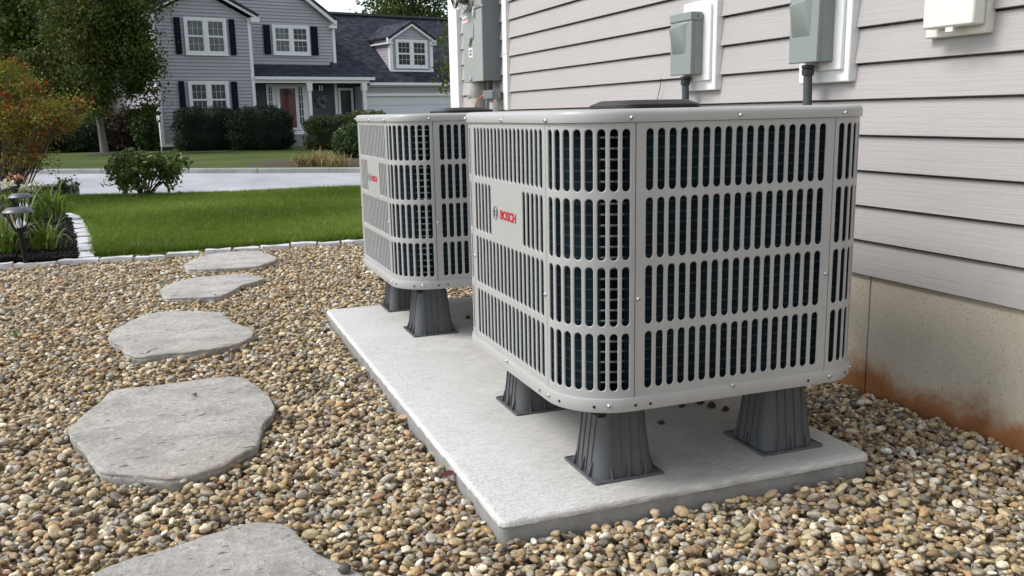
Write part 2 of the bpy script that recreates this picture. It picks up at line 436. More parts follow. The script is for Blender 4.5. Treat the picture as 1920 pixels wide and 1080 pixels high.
# ------------------------------------------------------------------ ground, street, gravel bed
KERB_A = on_z(110, 326, -.22); KERB_B = on_z(660, 324, -.22)
KD = (KERB_B-KERB_A).normalized(); KN = Vector((-KD.y, KD.x, 0))     # KN points to the far lawn
HOUSE_Z = -.43
def grid(x0, x1, y0, y1, nx, ny, zf):
    b = MB(); 
    X = np.linspace(x0, x1, nx); Y = y0 if hasattr(y0, '__len__') else np.linspace(y0, y1, ny)
    V = [(x, y, zf(x, y)) for y in Y for x in X]; n = len(X)
    return b.add(V, [(j*n+i, j*n+i+1, (j+1)*n+i+1, (j+1)*n+i) for j in range(len(Y)-1) for i in range(n-1)])
structure('ground', MB().add([(-900, -900, -.62), (900, -900, -.62), (900, 900, -.62), (-900, 900, -.62)], [(0, 1, 2, 3)]), M['far_lawn'])
def lawn_edge(x): return 10.62 - .23*x
def lawn_z(x, y):
    if y < 5.995: return -.05
    u = (y-lawn_edge(x))/.7
    u = min(1, max(0, u)); return .0 - .26*u*u*(3-2*u)
structure('lawn', grid(-30, 30, list(np.linspace(-14, 5.9, 6)) + [5.99, 6.0] + list(np.linspace(6.3, 9, 5)) + list(np.linspace(9.3, 20, 50)), 0, 61, 0, lawn_z), M['lawn'], 40)
rp = []
KC = KERB_A
def kp(s, n, z): return tuple(KC + KD*s + KN*n + Vector((0, 0, z-KC.z)))
b = MB().add([kp(-60, -9.5, -.22), kp(60, -9.5, -.22), kp(60, 0.05, -.22), kp(-60, .05, -.22)], [(0, 1, 2, 3)])
structure('road', b, M['road'])
kb = MB()
for i in range(40):
    s0 = -30+1.5*i
    o = .006*math.sin(i*2.3)
    kb.prism([kp(s0+.006, o, -.3), kp(s0+.006, .13+o, -.3), kp(s0+.006, .13+o, -.125), kp(s0+.006, .02+o, -.125), kp(s0+.006, o, -.145)], KD*1.488)
structure('kerb', kb, M['kerb'])
fb = MB()
Vv = []; NS, NT = 41, 31
for j in range(NT):
    for i in range(NS):
        s = -60 + 120*i/(NS-1); t = .13 + 80*(j/(NT-1))**1.5
        z = -.135 - (.305)*min(1, t/17.0) + .02*math.sin(s*.5+t*.3)*min(1, t)
        Vv.append(kp(s, t, z))
fb.add(Vv, [(j*NS+i, j*NS+i+1, (j+1)*NS+i+1, (j+1)*NS+i) for j in range(NT-1) for i in range(NS-1)])
structure('far_lawn', fb, M['far_lawn'], 60)
GX0, GX1, GY0, GY1 = -2.6, WALL_X+.01, .5, 5.97
structure('gravel_soil', grid(-6, WALL_X+.02, -3, 5.985, 30, 40, lambda x, y: -.034+.004*math.sin(3*x+2*y)), M['gravel_soil'])

# ------------------------------------------------------------------ concrete pad
PX0, PX1, PY0, PY1 = .5391, 1.4436, 1.547, 3.6888
def rrect(x0, x1, y0, y1, r, inset=0.0, step=.02, nf=None, na=6):
    """points of a rounded rectangle, counter-clockwise"""
    x0 += inset; x1 -= inset; y0 += inset; y1 -= inset; r = max(r-inset, .003); P = []
    segs = [((x0+r, y0), (x1-r, y0)), ((x1, y0+r), (x1, y1-r)), ((x1-r, y1), (x0+r, y1)), ((x0, y1-r), (x0, y0+r))]
    cs = [((x1-r, y0+r), -90), ((x1-r, y1-r), 0), ((x0+r, y1-r), 90), ((x0+r, y0+r), 180)]
    for (a, c), (cc, a0) in zip(segs, cs):
        n = max(1, int(round(math.hypot(c[0]-a[0], c[1]-a[1])/step)))
        if nf: n = nf
        P += [(a[0]+(c[0]-a[0])*k/n, a[1]+(c[1]-a[1])*k/n) for k in range(n)]
        P += [(cc[0]+r*math.cos(math.radians(a0+90*k/na)), cc[1]+r*math.sin(math.radians(a0+90*k/na))) for k in range(na)]
    return P
pb = MB(); L = []
prof = [(0.003, -.08), (.002, -.02), (0.002, .018), (.0025, .0205), (-.0012, .0225), (-.001, .0285), (.0012, .0325), (.0042, .0347), (.0085, .0353), (.0195, .0354)]
base = rrect(PX0, PX1, PY0, PY1, .022, 0, .012)
cx, cy = (PX0+PX1)/2, (PY0+PY1)/2
npt = len(base)
for ins, z in prof:
    loop = []
    for i, (x, y) in enumerate(base):
        p0, p1 = base[i-1], base[(i+1) % npt]
        tx, ty = p1[0]-p0[0], p1[1]-p0[1]; ll = math.hypot(tx, ty); nx_, ny_ = -ty/ll, tx/ll
        q = mnoise.noise(Vector((x*22, y*22, 3.1))); q2 = mnoise.noise(Vector((x*60, y*60, z*90)))
        dz = 0; di = ins
        if .0202 < z < .028: dz = .0022*q + .0010*q2; di += .0012*q2
        elif z <= .0202 and z > -.03: di += .0010*q2
        elif ins < .012: di += .0006*q2; dz = .0004*q2
        loop.append((x+nx_*di, y+ny_*di, z+dz))
    L.append(loop)
pb.loops(L, True, False, True)
pad = single('concrete_pad', pb, M['pad'], (PX0, PY0, 0), 'pale concrete slab under both grey air conditioner units', 'slab', None, 60)

# ------------------------------------------------------------------ flagstones
def pts(scale, ox, oy, P): return [(ox+x/scale, oy+y/scale) for x, y in P]
FLAGS = [
 ('pale thin flagstone touching the white edging, farthest of the path', pts(2.743, 0, 380, [(945,315),(1000,285),(1090,262),(1200,250),(1345,247),(1385,262),(1425,282),(1415,295),(1330,325),(1100,338),(960,342)])),
 ('narrow grey flagstone with a pointed right end, second from the lawn', pts(2.743, 0, 380, [(823,450),(845,430),(900,405),(1000,385),(1120,372),(1250,362),(1320,372),(1362,387),(1330,400),(1250,420),(1190,455),(1130,480),(1000,485),(850,490)])),
 ('broad pale flagstone with notched left corner, in the middle of the path', pts(2.743, 0, 380, [(555,692),(580,650),(640,625),(740,575),(830,558),(1000,555),(1140,560),(1165,585),(1200,615),(1280,640),(1310,670),(1290,690),(1215,725),(1080,750),(960,765),(850,768),(740,790),(640,775),(635,735),(570,712)])),
 ('largest rounded flagstone with one small pebble lying on it', pts(2.743, 0, 700, [(352,285),(400,235),(440,200),(520,140),(560,90),(640,72),(800,62),(950,40),(1080,20),(1230,12),(1290,40),(1340,75),(1390,120),(1415,170),(1400,215),(1355,250),(1345,300),(1320,375),(1250,405),(1170,455),(1100,485),(1000,515),(900,535),(800,530),(700,512),(600,517),(520,497),(480,468),(455,420),(420,365),(370,340)])),
 ('flagstone cut off by the bottom edge of the photo, nearest the viewer', pts(2.743, 0, 700, [(440,1050),(520,1000),(650,950),(760,925),(880,890),(1000,850),(1150,800),(1300,760),(1360,757),(1450,765),(1520,800),(1590,880),(1640,930),(1760,985),(1850,1020),(1930,1100),(1900,1250),(1600,1400),(1100,1450),(600,1350),(400,1180)])),
]
FLAG_POLY = []
for k, (lab, P) in enumerate(FLAGS):
    ztop = .016
    W = [on_z(x, y, ztop) for x, y in P]
    # refine the outline with small bites
    fine = []
    for i in range(len(W)):
        a, c = W[i], W[(i+1) % len(W)]; n = max(1, int((c-a).length/.016))
        for j in range(n): fine.append(a.lerp(c, j/n))
    for _ in range(2): fine = [(fine[i-1]+fine[i]*2+fine[(i+1) % len(fine)])/4 for i in range(len(fine))]
    cen = sum(fine, Vector())/len(fine)
    FLAG_POLY.append([(p.x, p.y) for p in fine])
    L = []
    for ins, z in ((.004, -.04), (.003, -.012), (-.001, .000), (.002, .005), (-.001, .0105), (.0015, .0148), (.006, .016), (.05, .0165)):
        lp = []
        for i, p in enumerate(fine):
            t = fine[(i+1) % len(fine)] - fine[i-1]; nn = Vector((-t.y, t.x, 0)).normalized()
            if nn.dot(cen-p) < 0: nn = -nn
            q = mnoise.noise(Vector((p.x*25, p.y*25, k+z*40))); q2 = mnoise.noise(Vector((p.x*70, p.y*70, k+z*60)))
            lp.append(p + nn*(ins + (.004*q+.004*q2 if ins < .03 else 0)) + Vector((0, 0, z-ztop+(.0008*q2 if z > .014 else .002*q))))
        L.append(lp)
    for sfac in (.8, .6, .4, .2):
        lp = []
        for p in L[6]:
            w = cen.lerp(p, sfac); w.z = .0165 + .004*mnoise.noise(Vector((w.x*5, w.y*5, k))) + .002*mnoise.noise(Vector((w.x*18, w.y*18, k)))
            lp.append(w)
        L.append(lp)
    fbm = MB().loops(L, True, False, True)
    single('flagstone', fbm, M['flagstone'], (cen.x, cen.y, 0), lab, 'flagstone', 'stepping stones across the gravel', 55, True)

# ------------------------------------------------------------------ gravel: pebbles dropped one by one on a height field
def icos(sub, seed, flat=1.0, amp=.2, lumps=1.3):
    bm = bmesh.new(); bmesh.ops.create_icosphere(bm, subdivisions=sub, radius=1.0)
    off = Vector((seed*7.3, seed*3.1, seed*1.7))
    for v in bm.verts:
        n = v.co.normalized(); r = 1 + amp*mnoise.noise(n*lumps+off) + amp*.35*mnoise.noise(n*3.1+off)
        v.co = n*r
    me = bpy.data.meshes.new('pebble'); bm.to_mesh(me); bm.free(); me.shade_smooth(); return me
protos = []
def chipped(seed):
    r = random.Random(seed*13); bm = bmesh.new()
    for _ in range(15):
        v = Vector((r.gauss(0, 1), r.gauss(0, 1), r.gauss(0, 1))).normalized(); bm.verts.new(v*r.uniform(.9, 1.12))
    h = bmesh.ops.convex_hull(bm, input=bm.verts[:]); 
    bmesh.ops.delete(bm, geom=[g for g in h['geom_interior'] if isinstance(g, bmesh.types.BMVert)], context='VERTS')
    bmesh.ops.subdivide_edges(bm, edges=bm.edges[:], cuts=2, smooth=.85, use_grid_fill=True)
    for _ in range(2): bmesh.ops.smooth_vert(bm, verts=bm.verts[:], factor=.4, use_axis_x=True, use_axis_y=True, use_axis_z=True)
    k_ = 1/(sum(v.co.length for v in bm.verts)/len(bm.verts))
    for v in bm.verts: v.co *= k_
    bmesh.ops.recalc_face_normals(bm, faces=bm.faces[:])
    me = bpy.data.meshes.new('pebble'); bm.to_mesh(me); bm.free(); me.shade_smooth(); return me
for i in range(14):
    me = icos(2, i+1, 1, .5, 1.15) if i < 4 else chipped(i)
    me.materials.append(M['pebble']); protos.append(me)
res = .0026; nx = int((GX1-GX0)/res); ny = int((GY1-GY0)/res)
Hm = np.full((nx, ny), -.031, dtype=np.float32)
xx, yy = np.meshgrid(np.arange(nx)*res, np.arange(ny)*res, indexing='ij')
Hm += (.005*np.sin(xx*4.1+yy*2.3)+.004*np.sin(yy*5.7-xx*3.3)).astype(np.float32); del xx, yy
stamps = []
SZ = [.0044, .0057, .0071, .0083, .0094, .0110, .0140]
for a in SZ:
    row = []
    for ang in range(6):
        th = ang*math.pi/6; bb, cc = a*.76, a*.52; r = int(math.ceil(a/res))
        g_ = np.arange(-r, r+1)*res; gx, gy = np.meshgrid(g_, g_, indexing='ij')
        u_ = (gx*math.cos(th)+gy*math.sin(th))/a; v_ = (-gx*math.sin(th)+gy*math.cos(th))/bb
        q = 1-u_*u_-v_*v_; m_ = q > 0; h_ = (cc*np.sqrt(np.clip(q, 0, 1))).astype(np.float32)
        row.append((r, m_, np.where(m_, h_, 0).astype(np.float32), np.where(m_, 0, -9).astype(np.float32)))
    stamps.append(row)
cand = []
vis_poly = [(-.75, .9), (-2.2, 5.97), (WALL_X, 5.97), (WALL_X, .6), (.3, .6)]
NPEB = 128000
cx_ = RNG.uniform(GX0+.02, GX1-.004, 4*NPEB); cy_ = RNG.uniform(GY0+.02, GY1-.02, 4*NPEB)
C2 = np.stack([cx_, cy_], 1)
ok = inside(C2, vis_poly) & ~inside(C2, [(PX0-.002, PY0-.002), (PX1+.002, PY0-.002), (PX1+.002, PY1+.002), (PX0-.002, PY1+.002)])
for fp in FLAG_POLY: ok &= ~inside(C2, fp)
C2 = C2[ok]
szi = RNG.choice(len(SZ), size=len(C2), p=[.13, .17, .21, .2, .15, .10, .04]); agi = RNG.integers(0, 6, len(C2))
pp = []; ps = []; pr = []
k = 0; K = len(C2)
while k+1 < K and len(pp) < NPEB:
    r, m_, h_, neg = stamps[szi[k]][agi[k]]
    best = None
    for c in (k, k+1):
        ix = int((C2[c, 0]-GX0)/res); iy = int((C2[c, 1]-GY0)/res)
        if ix-r < 0 or iy-r < 0 or ix+r+1 > nx or iy+r+1 > ny: continue
        z = float((Hm[ix-r:ix+r+1, iy-r:iy+r+1] + h_ + neg).max())
        if best is None or z < best[0]: best = (z, ix, iy, c)
    if best is not None:
        z, ix, iy, c = best; a = SZ[szi[k]]; z -= a*.12
        P_ = Hm[ix-r:ix+r+1, iy-r:iy+r+1]; np.maximum(P_, np.where(m_, z+h_, -9), out=P_)
        pp.append((C2[c, 0], C2[c, 1], z)); ps.append((a*1.10, a*.80, a*.54)); pr.append(agi[k]*math.pi/6)
    k += 2
pp = np.array(pp); ps = np.array(ps); n = len(pp)
GRAVEL_MEAN = float(pp[:, 2].mean())
print('pebbles', n, 'mean z', GRAVEL_MEAN, 'surface', float(np.median(Hm[Hm > -.02])), 'cand', K)
ps = ps*RNG.uniform(.85, 1.2, (n, 3))
rot = np.stack([RNG.normal(0, .32, n), RNG.normal(0, .32, n), np.array(pr)+RNG.normal(0, .2, n)], 1)
gv = instancer('gravel', pp, rot, ps, RNG.random(n), RNG.integers(0, len(protos), n), protos, 'tan and grey rounded pebbles spread between lawn, slab and house')

def pebble_thing(px, py, z, size, c, label, seed, name='pebble', cat='pebble', group=None, mat=None):
    p = on_z(px, py, z); me = icos(2, seed, 1, .35)
    for v in me.vertices: v.co = Vector((v.co.x*size, v.co.y*size*.8, v.co.z*size*.7+size*.6))
    me.materials.append(mat or plain('loose_pebble', c, .6, 0, .25, 60, .4, 200))
    o = link(name, me); o.location = (p.x, p.y, z-.001); return tag(o, label, cat, group)
pebble_thing(365, 741, .018, .0075, lin(.20, .17, .10), 'small olive pebble lying on top of the largest flagstone', 31)
pebble_thing(647, 1072, .018, .0125, lin(.085, .07, .055), 'dark brown pebble on the right corner of the nearest flagstone', 32)
dm = plain('dirt_clod', lin(.05, .042, .03), .9, 0, .3, 80, .6, 200)
for i, (px, py, s, lab) in enumerate([(1249, 758, .013, 'dark clod leftmost under the near unit, half behind its base'), (1278, 763, .0095, 'round dark clod under the near unit, second from left'),
        (1313, 757, .012, 'dark clod with a pale fleck under the near unit'), (1334, 764, .0125, 'wedge shaped dark clod in the middle under the near unit'),
        (1360, 770, .0105, 'dark clod nearest the right riser under the near unit'), (1240, 795, .0095, 'single dark clod lying apart, closest to the front riser'),
        (844, 609, .011, 'dark clod right beside the flange of the far front riser'), (877, 597, .010, 'dark clod on the slab at the left edge of the near unit')]):
    pebble_thing(px, py, PAD_Z, s, None, lab, 40+i, 'dirt_clod', 'dirt clod', 'dark clods scattered on the slab', dm)
lf = on_z(842, 897, .004)
lb = MB(); 
for i in range(6):
    t = i/5; w = .014*math.sin(math.pi*min(1, t*.9+.06)); x = -.02+.042*t
    lb.v += [(lf.x+x, lf.y+w, .012+.006*t+.004*math.sin(4*t)), (lf.x+x, lf.y, .009+.006*t), (lf.x+x, lf.y-w, .013+.006*t)]
for i in range(5):
    for q in (0, 1): lb.f.append((i*3+q, i*3+q+1, i*3+q+4, i*3+q+3))
single('fallen_leaf', lb, plain('dark_red_leaf', lin(.10, .02, .02), .5, 0, .3, 90), (lf.x, lf.y, 0), 'dark red fallen leaf on gravel against the slab', 'leaf')

# ------------------------------------------------------------------ granite edging between gravel, lawn and bed
def edging_stone(P0, P1, depth, h, z, root, seed, nrm):
    """rough block from P0 to P1"""
    d = (P1-P0); n = nrm
    bm = bmesh.new()
    nx_, ny_, nz_ = max(3, int(d.length/.035)), 3, 2
    bmesh.ops.create_grid(bm, x_segments=nx_, y_segments=ny_, size=.5)
    r_ = bmesh.ops.extrude_face_region(bm, geom=bm.faces[:]); 
    for v in r_['geom']:
        if isinstance(v, bmesh.types.BMVert): v.co.z = 1
    bmesh.ops.recalc_face_normals(bm, faces=bm.faces)
    for v in bm.verts:
        u, w, t = v.co.x+.5, v.co.y+.5, v.co.z
        e = .92 if t > .5 else 1.0
        u = .5+(u-.5)*(.985 if t > .5 else 1); w = .5+(w-.5)*e
        p = P0 + d*u + n*(depth*w) + Vector((0, 0, z-h+h*t))
        o = Vector((p.x*14+seed, p.y*14, p.z*14)); k_ = .011
        p += Vector((mnoise.noise(o), mnoise.noise(o+Vector((9, 0, 0))), mnoise.noise(o+Vector((0, 9, 0)))*.7))*k_
        v.co = p - root.location
    me = bpy.data.meshes.new('edging_stone'); bm.to_mesh(me); bm.free(); me.materials.append(M['granite'])
    me.shade_smooth(); me.set_sharp_from_angle(angle=math.radians(40))
    return link('edging_stone', me, root)
ef = thing('stone_edging', (0, 5.9, 0), 'row of white granite blocks between the gravel and the lawn', 'edging')
seg = [(-95, -24, 505), (-20, 21, 501), (24, 103, 498), (106, 183, 492), (185, 249, 489), (250, 310, 485), (311, 374, 479), (383, 434, 474), (436, 487, 469), (489, 544, 465.5), (546, 594, 461.5), (595, 639, 458.5), (640, 682, 456.5)]
for i, (xa, xb, yb) in enumerate(seg):
    hs = .05*(xb-xa)/2
    A = on_z(xa+1, yb+.5+hs, .0); B = on_z(xb-1, yb+.5-hs, .0)
    edging_stone(A, B, .075, .07, .016+.004*math.sin(i*2.1), ef, i*3.3, Vector((-(B-A).y, (B-A).x, 0)).normalized())
last = B.copy()
for i in range(4):
    A = last + Vector((.006+.17*i, .0, 0)); edging_stone(A, A+Vector((.16, -.0, 0)), .075, .07, .016, ef, 77+i, Vector((0, 1, 0)))
es = thing('stone_edging', tuple(on_z(150, 440, 0)), 'curved row of white granite blocks between black mulch and lawn', 'edging')
side = [((147, 483), (176, 481), (145, 472), (177, 470)), ((145, 471), (177, 469), (145, 458), (174, 457)), ((144.5, 457), (173.5, 456), (143.5, 444.5), (171, 443.5)),
        ((143.5, 443.5), (170.5, 442.5), (142, 437), (168, 436)), ((141.5, 436), (167, 435), (138, 430), (165, 429)), ((138, 429), (165.5, 428), (137, 420), (159.5, 419)),
        ((137, 419), (159, 418), (133, 412), (156, 411)), ((133, 411), (156, 410.5), (127, 404), (146, 403.5)), ((126, 403.5), (145, 403), (113, 401), (131, 400))]
for i, q in enumerate(side):
    p = [on_z(x, y, .02) for x, y in q]
    A = (p[0]+p[1])/2; B = (p[2]+p[3])/2; w = ((p[1]-p[0]).length+(p[3]-p[2]).length)/2
    d = (B-A).normalized(); nn = Vector((d.y, -d.x, 0)).normalized()
    g_ = (B-A)*.03
    edging_stone(A+g_-nn*w/2+Vector((0, 0, -.02)), B-g_-nn*w/2+Vector((0, 0, -.02)), w, .07, .022, es, 200+i*2.7, nn)

# ------------------------------------------------------------------ mulch bed and lawn grass
BED = [(-5, 5.955), (-.62, 5.955)] + [tuple(on_z(*p, 0))[:2] for p in ((147, 486), (143.5, 456), (138, 436), (134, 415), (114, 402))] + [(-1.15, 9.6), (-1.5, 11.6), (-5, 11.6)]
BED_IN = BED
def bed_h(x, y): return .008 + .03*max(0, min(1, (-x-.45)*1.2))
gb = MB(); GXs = np.linspace(-5, -.3, 60); GYs = np.linspace(5.96, 11.6, 70)
gp = np.array([(x, y) for y in GYs for x in GXs]); gin = inside(gp, BED)
idx = {}; 
for j in range(69):
    for i in range(59):
        q = [j*60+i, j*60+i+1, (j+1)*60+i+1, (j+1)*60+i]
        if all(gin[t] for t in q):
            f = []
            for t in q:
                if t not in idx:
                    idx[t] = len(gb.v); x, y = gp[t]; gb.v.append((x, y, bed_h(x, y)+.012*mnoise.noise(Vector((x*6, y*6, 0)))))
                f.append(idx[t])
            gb.f.append(tuple(f))
structure('mulch_bed', gb, M['mulch'], 60)
cm = MB().box((-1, -.28, -.12), (1, .28, .12)).mesh('mulch_chip', M['chip'])
Q = np.stack([RNG.uniform(-2.6, -.3, 26000), 5.98+RNG.random(26000)**1.6*3.4], 1); Q = Q[inside(Q, BED)]; n = len(Q)
Qz = np.array([bed_h(x, y)+.012*mnoise.noise(Vector((x*6, y*6, 0)))+.006 for x, y in Q])
s = RNG.uniform(.006, .021, n)
instancer('mulch', np.c_[Q, Qz], RNG.normal(0, .5, (n, 3))*np.array([1, .7, 9]), np.stack([s, s, s], 1), RNG.random(n), np.zeros(n), [cm], 'black bark mulch covering the planting bed')

def tuft(seed, nb, h, w, spread, segs=3, lean=.5):
    r = random.Random(seed); V = []; Fq = []
    for i in range(nb):
        a = r.uniform(0, 6.283); hh = h*r.uniform(.6, 1.1); ln = lean*r.uniform(.1, 1)*hh; ww = w*r.uniform(.7, 1.2)
        bx, by = r.gauss(0, spread), r.gauss(0, spread); ca, sa = math.cos(a), math.sin(a); fa = r.uniform(0, 6.283)
        px_, py_ = math.cos(fa), math.sin(fa)
        o = len(V)
        for j in range(segs+1):
            t = j/segs; q = ln*t*t; wj = ww*(1-t*.85); z = hh*(t-.18*t*t*lean)
            V += [(bx+ca*q-px_*wj/2, by+sa*q-py_*wj/2, z), (bx+ca*q+px_*wj/2, by+sa*q+py_*wj/2, z)]
        for j in range(segs): Fq.append((o+2*j, o+2*j+1, o+2*j+3, o+2*j+2))
    me = bpy.data.meshes.new('grass_tuft'); me.from_pydata(V, [], Fq); me.materials.append(M['grass']); me.shade_smooth(); return me
gt = [tuft(i, 14, .052, .0036, .018) for i in range(6)]
N0 = 60000
X_ = RNG.uniform(-1.7, 2.6, N0); Y_ = 6.06+RNG.random(N0)**1.25*5.4
Q = np.stack([X_, Y_], 1); keep = ~inside(Q, BED) & (Y_ < 10.62-.23*X_+.25)
bd = [tuple(on_z(*p, 0))[:2] for p in ((146, 486), (178, 484), (178, 470), (174, 456), (168, 436), (160, 418), (147, 402), (132, 399), (113, 400))]
keep &= ~inside(Q, bd)
Q = Q[keep]; n = len(Q); Qz = np.array([lawn_z(x, y) for x, y in Q])
sc_ = RNG.uniform(.75, 1.2, n)*(1+.22*np.sin(Q[:, 0]*2.1+1)*np.sin(Q[:, 1]*1.7))
tn = np.clip(.42+.30*np.sin(Q[:, 0]*1.3+Q[:, 1]*.9)*np.sin(Q[:, 1]*2.3-Q[:, 0])+RNG.normal(0, .17, n), 0, .97); tn[RNG.random(n) < .012] = 1.0
instancer('grass', np.c_[Q, Qz-.004], np.stack([RNG.normal(0, .12, n), RNG.normal(0, .12, n), RNG.uniform(0, 6.28, n)], 1), np.stack([sc_*1.1, sc_*1.1, sc_], 1), tn, RNG.integers(0, 6, n), gt, 'bright green mown lawn grass')

# ------------------------------------------------------------------ air conditioner unit
UX0, UY0 = .7095, 1.5743
CL = .135; WB, WA = .4747, .4870
UX1, UY1 = UX0+2*CL+WB, UY0+2*CL+WA
ZP0, ZP1 = .2405, .7975                        # panels
ROWS = [(.664, .785), (.528, .650), (.393, .514), (.258, .378)]
CR = .130; CE = CL-CR
def perim_point(corner, s):
    """corner panels run counter-clockwise seen from above; returns point and outward normal"""
    # corner 0 = front-left (from the -X face to the -Y face)
    CN = [((UX0, UY0+CL), (0, -1), (-1, 0), (UX0+CR, UY0+CR)), ((UX1-CL, UY0), (1, 0), (0, -1), (UX1-CR, UY0+CR)),
          ((UX1, UY1-CL), (0, 1), (1, 0), (UX1-CR, UY1-CR)), ((UX0+CL, UY1), (-1, 0), (0, 1), (UX0+CR, UY1-CR))][corner]
    P, D, Nn, C0 = CN; arc = CR*math.pi/2
    if s <= CE: return Vector((P[0]+D[0]*s, P[1]+D[1]*s, 0)), Vector((*Nn, 0))
    if s >= CE+arc:
        e = s-CE-arc; n2 = D; d2 = (-Nn[0], -Nn[1])
        return Vector((C0[0]+n2[0]*CR+d2[0]*e, C0[1]+n2[1]*CR+d2[1]*e, 0)), Vector((*n2, 0))
    t = (s-CE)/CR
    n = Vector((Nn[0]*math.cos(t)+D[0]*math.sin(t), Nn[1]*math.cos(t)+D[1]*math.sin(t), 0))
    return Vector((C0[0], C0[1], 0))+n*CR, n
CLEN = 2*CE+CR*math.pi/2
def flat_map(P, D, Nn):
    P, D, Nn = Vector(P), Vector(D), Vector(Nn)
    return lambda s: (P+D*s, Nn)
FACE = {'A': (flat_map((UX0, UY1-CL, 0), (0, -1, 0), (-1, 0, 0)), WA), 'B': (flat_map((UX0+CL, UY0, 0), (1, 0, 0), (0, -1, 0)), WB),
        'C': (flat_map((UX1, UY0+CL, 0), (0, 1, 0), (1, 0, 0)), WA), 'D': (flat_map((UX1-CL, UY1, 0), (-1, 0, 0), (0, 1, 0)), WB)}
def louvre_mesh(name, fmap, length, slots, rows, skip=(), dep=.0031, sw=.0164, rim=.0022, sub=.02):
    """sheet metal with stadium slots; every slot has a rolled rim and real depth"""
    V = []; Nv = []; F = []; cache = {}
    def pt(s, z, d=0.0, nt=None, key=True):
        k = (round(s, 5), round(z, 5), round(d, 5), nt)
        if k in cache: return cache[k]
        P, n = fmap(s)
        V.append(tuple(Vector((P.x, P.y, z))-n*d))
        tang = Vector((-n.y, n.x, 0))
        if nt is None: Nv.append(tuple(n))
        else:
            a, ts, tz = nt                                  # blend of outward normal with in-plane direction
            v = n*a + tang*(ts*math.sqrt(max(0, 1-a*a))) + Vector((0, 0, tz*math.sqrt(max(0, 1-a*a))))
            Nv.append(tuple(v.normalized()))
        cache[k] = len(V)-1; return cache[k]
    g = .0012
    xs = [g]; 
    pitch = slots[1]-slots[0]
    edges = [slots[0]-pitch/2] + [s+pitch/2 for s in slots]
    def subdiv(a, b): 
        n = max(1, int(math.ceil((b-a)/sub))); return [a+(b-a)*i/n for i in range(n+1)]
    cols = []
    for a, b in zip(subdiv(g, edges[0])[:-1], subdiv(g, edges[0])[1:]): cols.append((a, b, None))
    for i, s in enumerate(slots): cols.append((edges[i], edges[i+1], i))
    for a, b in zip(subdiv(edges[-1], length-g)[:-1], subdiv(edges[-1], length-g)[1:]): cols.append((a, b, None))
    R = sorted(rows)
    zed = [ZP0]
    for (b0, t0), nx_ in zip(R, R[1:]+[None]):
        if b0 == R[0][0]: zed.append(b0-.006)
        if nx_: zed.append((t0+nx_[0])/2)
        else: zed.append(t0+.006)
    zed.append(ZP1-.0005)
    rowmap = {1+i: R[i] for i in range(len(R))}
    # tangent sign: s increases along D; tang from n rotated +90
    P0, n0 = fmap(length*.1); P1, _ = fmap(length*.1+1e-3)
    sg = 1 if (P1-P0).dot(Vector((-n0.y, n0.x, 0))) > 0 else -1
    for (sa, sb, si) in cols:
        for ri in range(len(zed)-1):
            za, zb = zed[ri], zed[ri+1]
            q = [pt(sa, za), pt(sb, za), pt(sb, zb), pt(sa, zb)]
            if si is None or ri not in rowmap or (len(R)-ri, si) in skip:
                F.append(tuple(q)); continue
            b0, t0 = rowmap[ri]; sc_ = (sa+sb)/2; hw = sw/2; m_ = 6
            def loop(w, d, a):
                L = []
                for j in range(m_+1):                       # top arc, from the low-s side to the high-s side
                    t = math.pi - math.pi*j/m_
                    L.append(pt(sc_+w*math.cos(t), t0-hw+w*math.sin(t), d, None if a == 1 else (a, -sg*round(math.cos(t), 4), -round(math.sin(t), 4))))
                for j in range(m_+1):
                    t = -math.pi*j/m_
                    L.append(pt(sc_+w*math.cos(t), b0+hw+w*math.sin(t), d, None if a == 1 else (a, -sg*round(math.cos(t), 4), -round(math.sin(t), 4))))
                return L
            lps = [loop(hw+rim, 0, 1), loop(hw+rim*.35, rim*.3, .72), loop(hw, rim, .1), loop(hw-.0002, dep, .05)]
            o = lps[0]; n = len(o); k = m_//2
            TL, TR, BL, BR = q[3], q[2], q[0], q[1]
            for j in range(m_): F.append((TL if j < k else TR, o[j], o[j+1]))
            F.append((TL, o[k], TR))
            for j in range(m_): F.append((BR if j < k else BL, o[m_+1+j], o[m_+2+j]))
            F.append((BR, o[m_+1+k], BL))
            F.append((TL, BL, o[2*m_+1], o[0])); F.append((TR, o[m_], o[m_+1], BR))
            for A, B in zip(lps, lps[1:]):
                for j in range(n): F.append((A[j], B[j], B[(j+1) % n], A[(j+1) % n]))
    # returned edges along the seams, 8 mm deep
    for s in (g, length-g):
        for za, zb in zip(zed, zed[1:]):
            a, b = pt(s, za, 0, (.2, sg*(1 if s > .01 else -1), 0)), pt(s, zb, 0, (.2, sg*(1 if s > .01 else -1), 0))
            c, d = pt(s, zb, .008, (.1, sg*(1 if s > .01 else -1), 0)), pt(s, za, .008, (.1, sg*(1 if s > .01 else -1), 0))
            F.append((a, b, c, d))
    me = bpy.data.meshes.new(name)
    V = np.array(V)-np.array((UX0, UY0, 0))
    me.from_pydata(V.tolist(), [], F); me.materials.append(M['unit_paint'])
    bm = bmesh.new(); bm.from_mesh(me)
    for f in bm.faces:
        c = Vector((0, 0, 0))
        for v in f.verts: c += Vector(Nv[v.index])
        if f.normal.dot(c) < 0: f.normal_flip()
        f.smooth = True
    bm.to_mesh(me); bm.free()
    me.normals_split_custom_set_from_vertices(Nv)
    return me
def sweep(profile, step_n=None, inset_r=True):
    """profile: list of (outward offset, z) swept round the unit's plan"""
    L = []
    for off, z in profile:
        lp = rrect(UX0-off, UX1+off, UY0-off, UY1+off, max(CR+off, .01), 0, .5, 6, 14)
        L.append([(x, y, z) for x, y in lp])
    return L
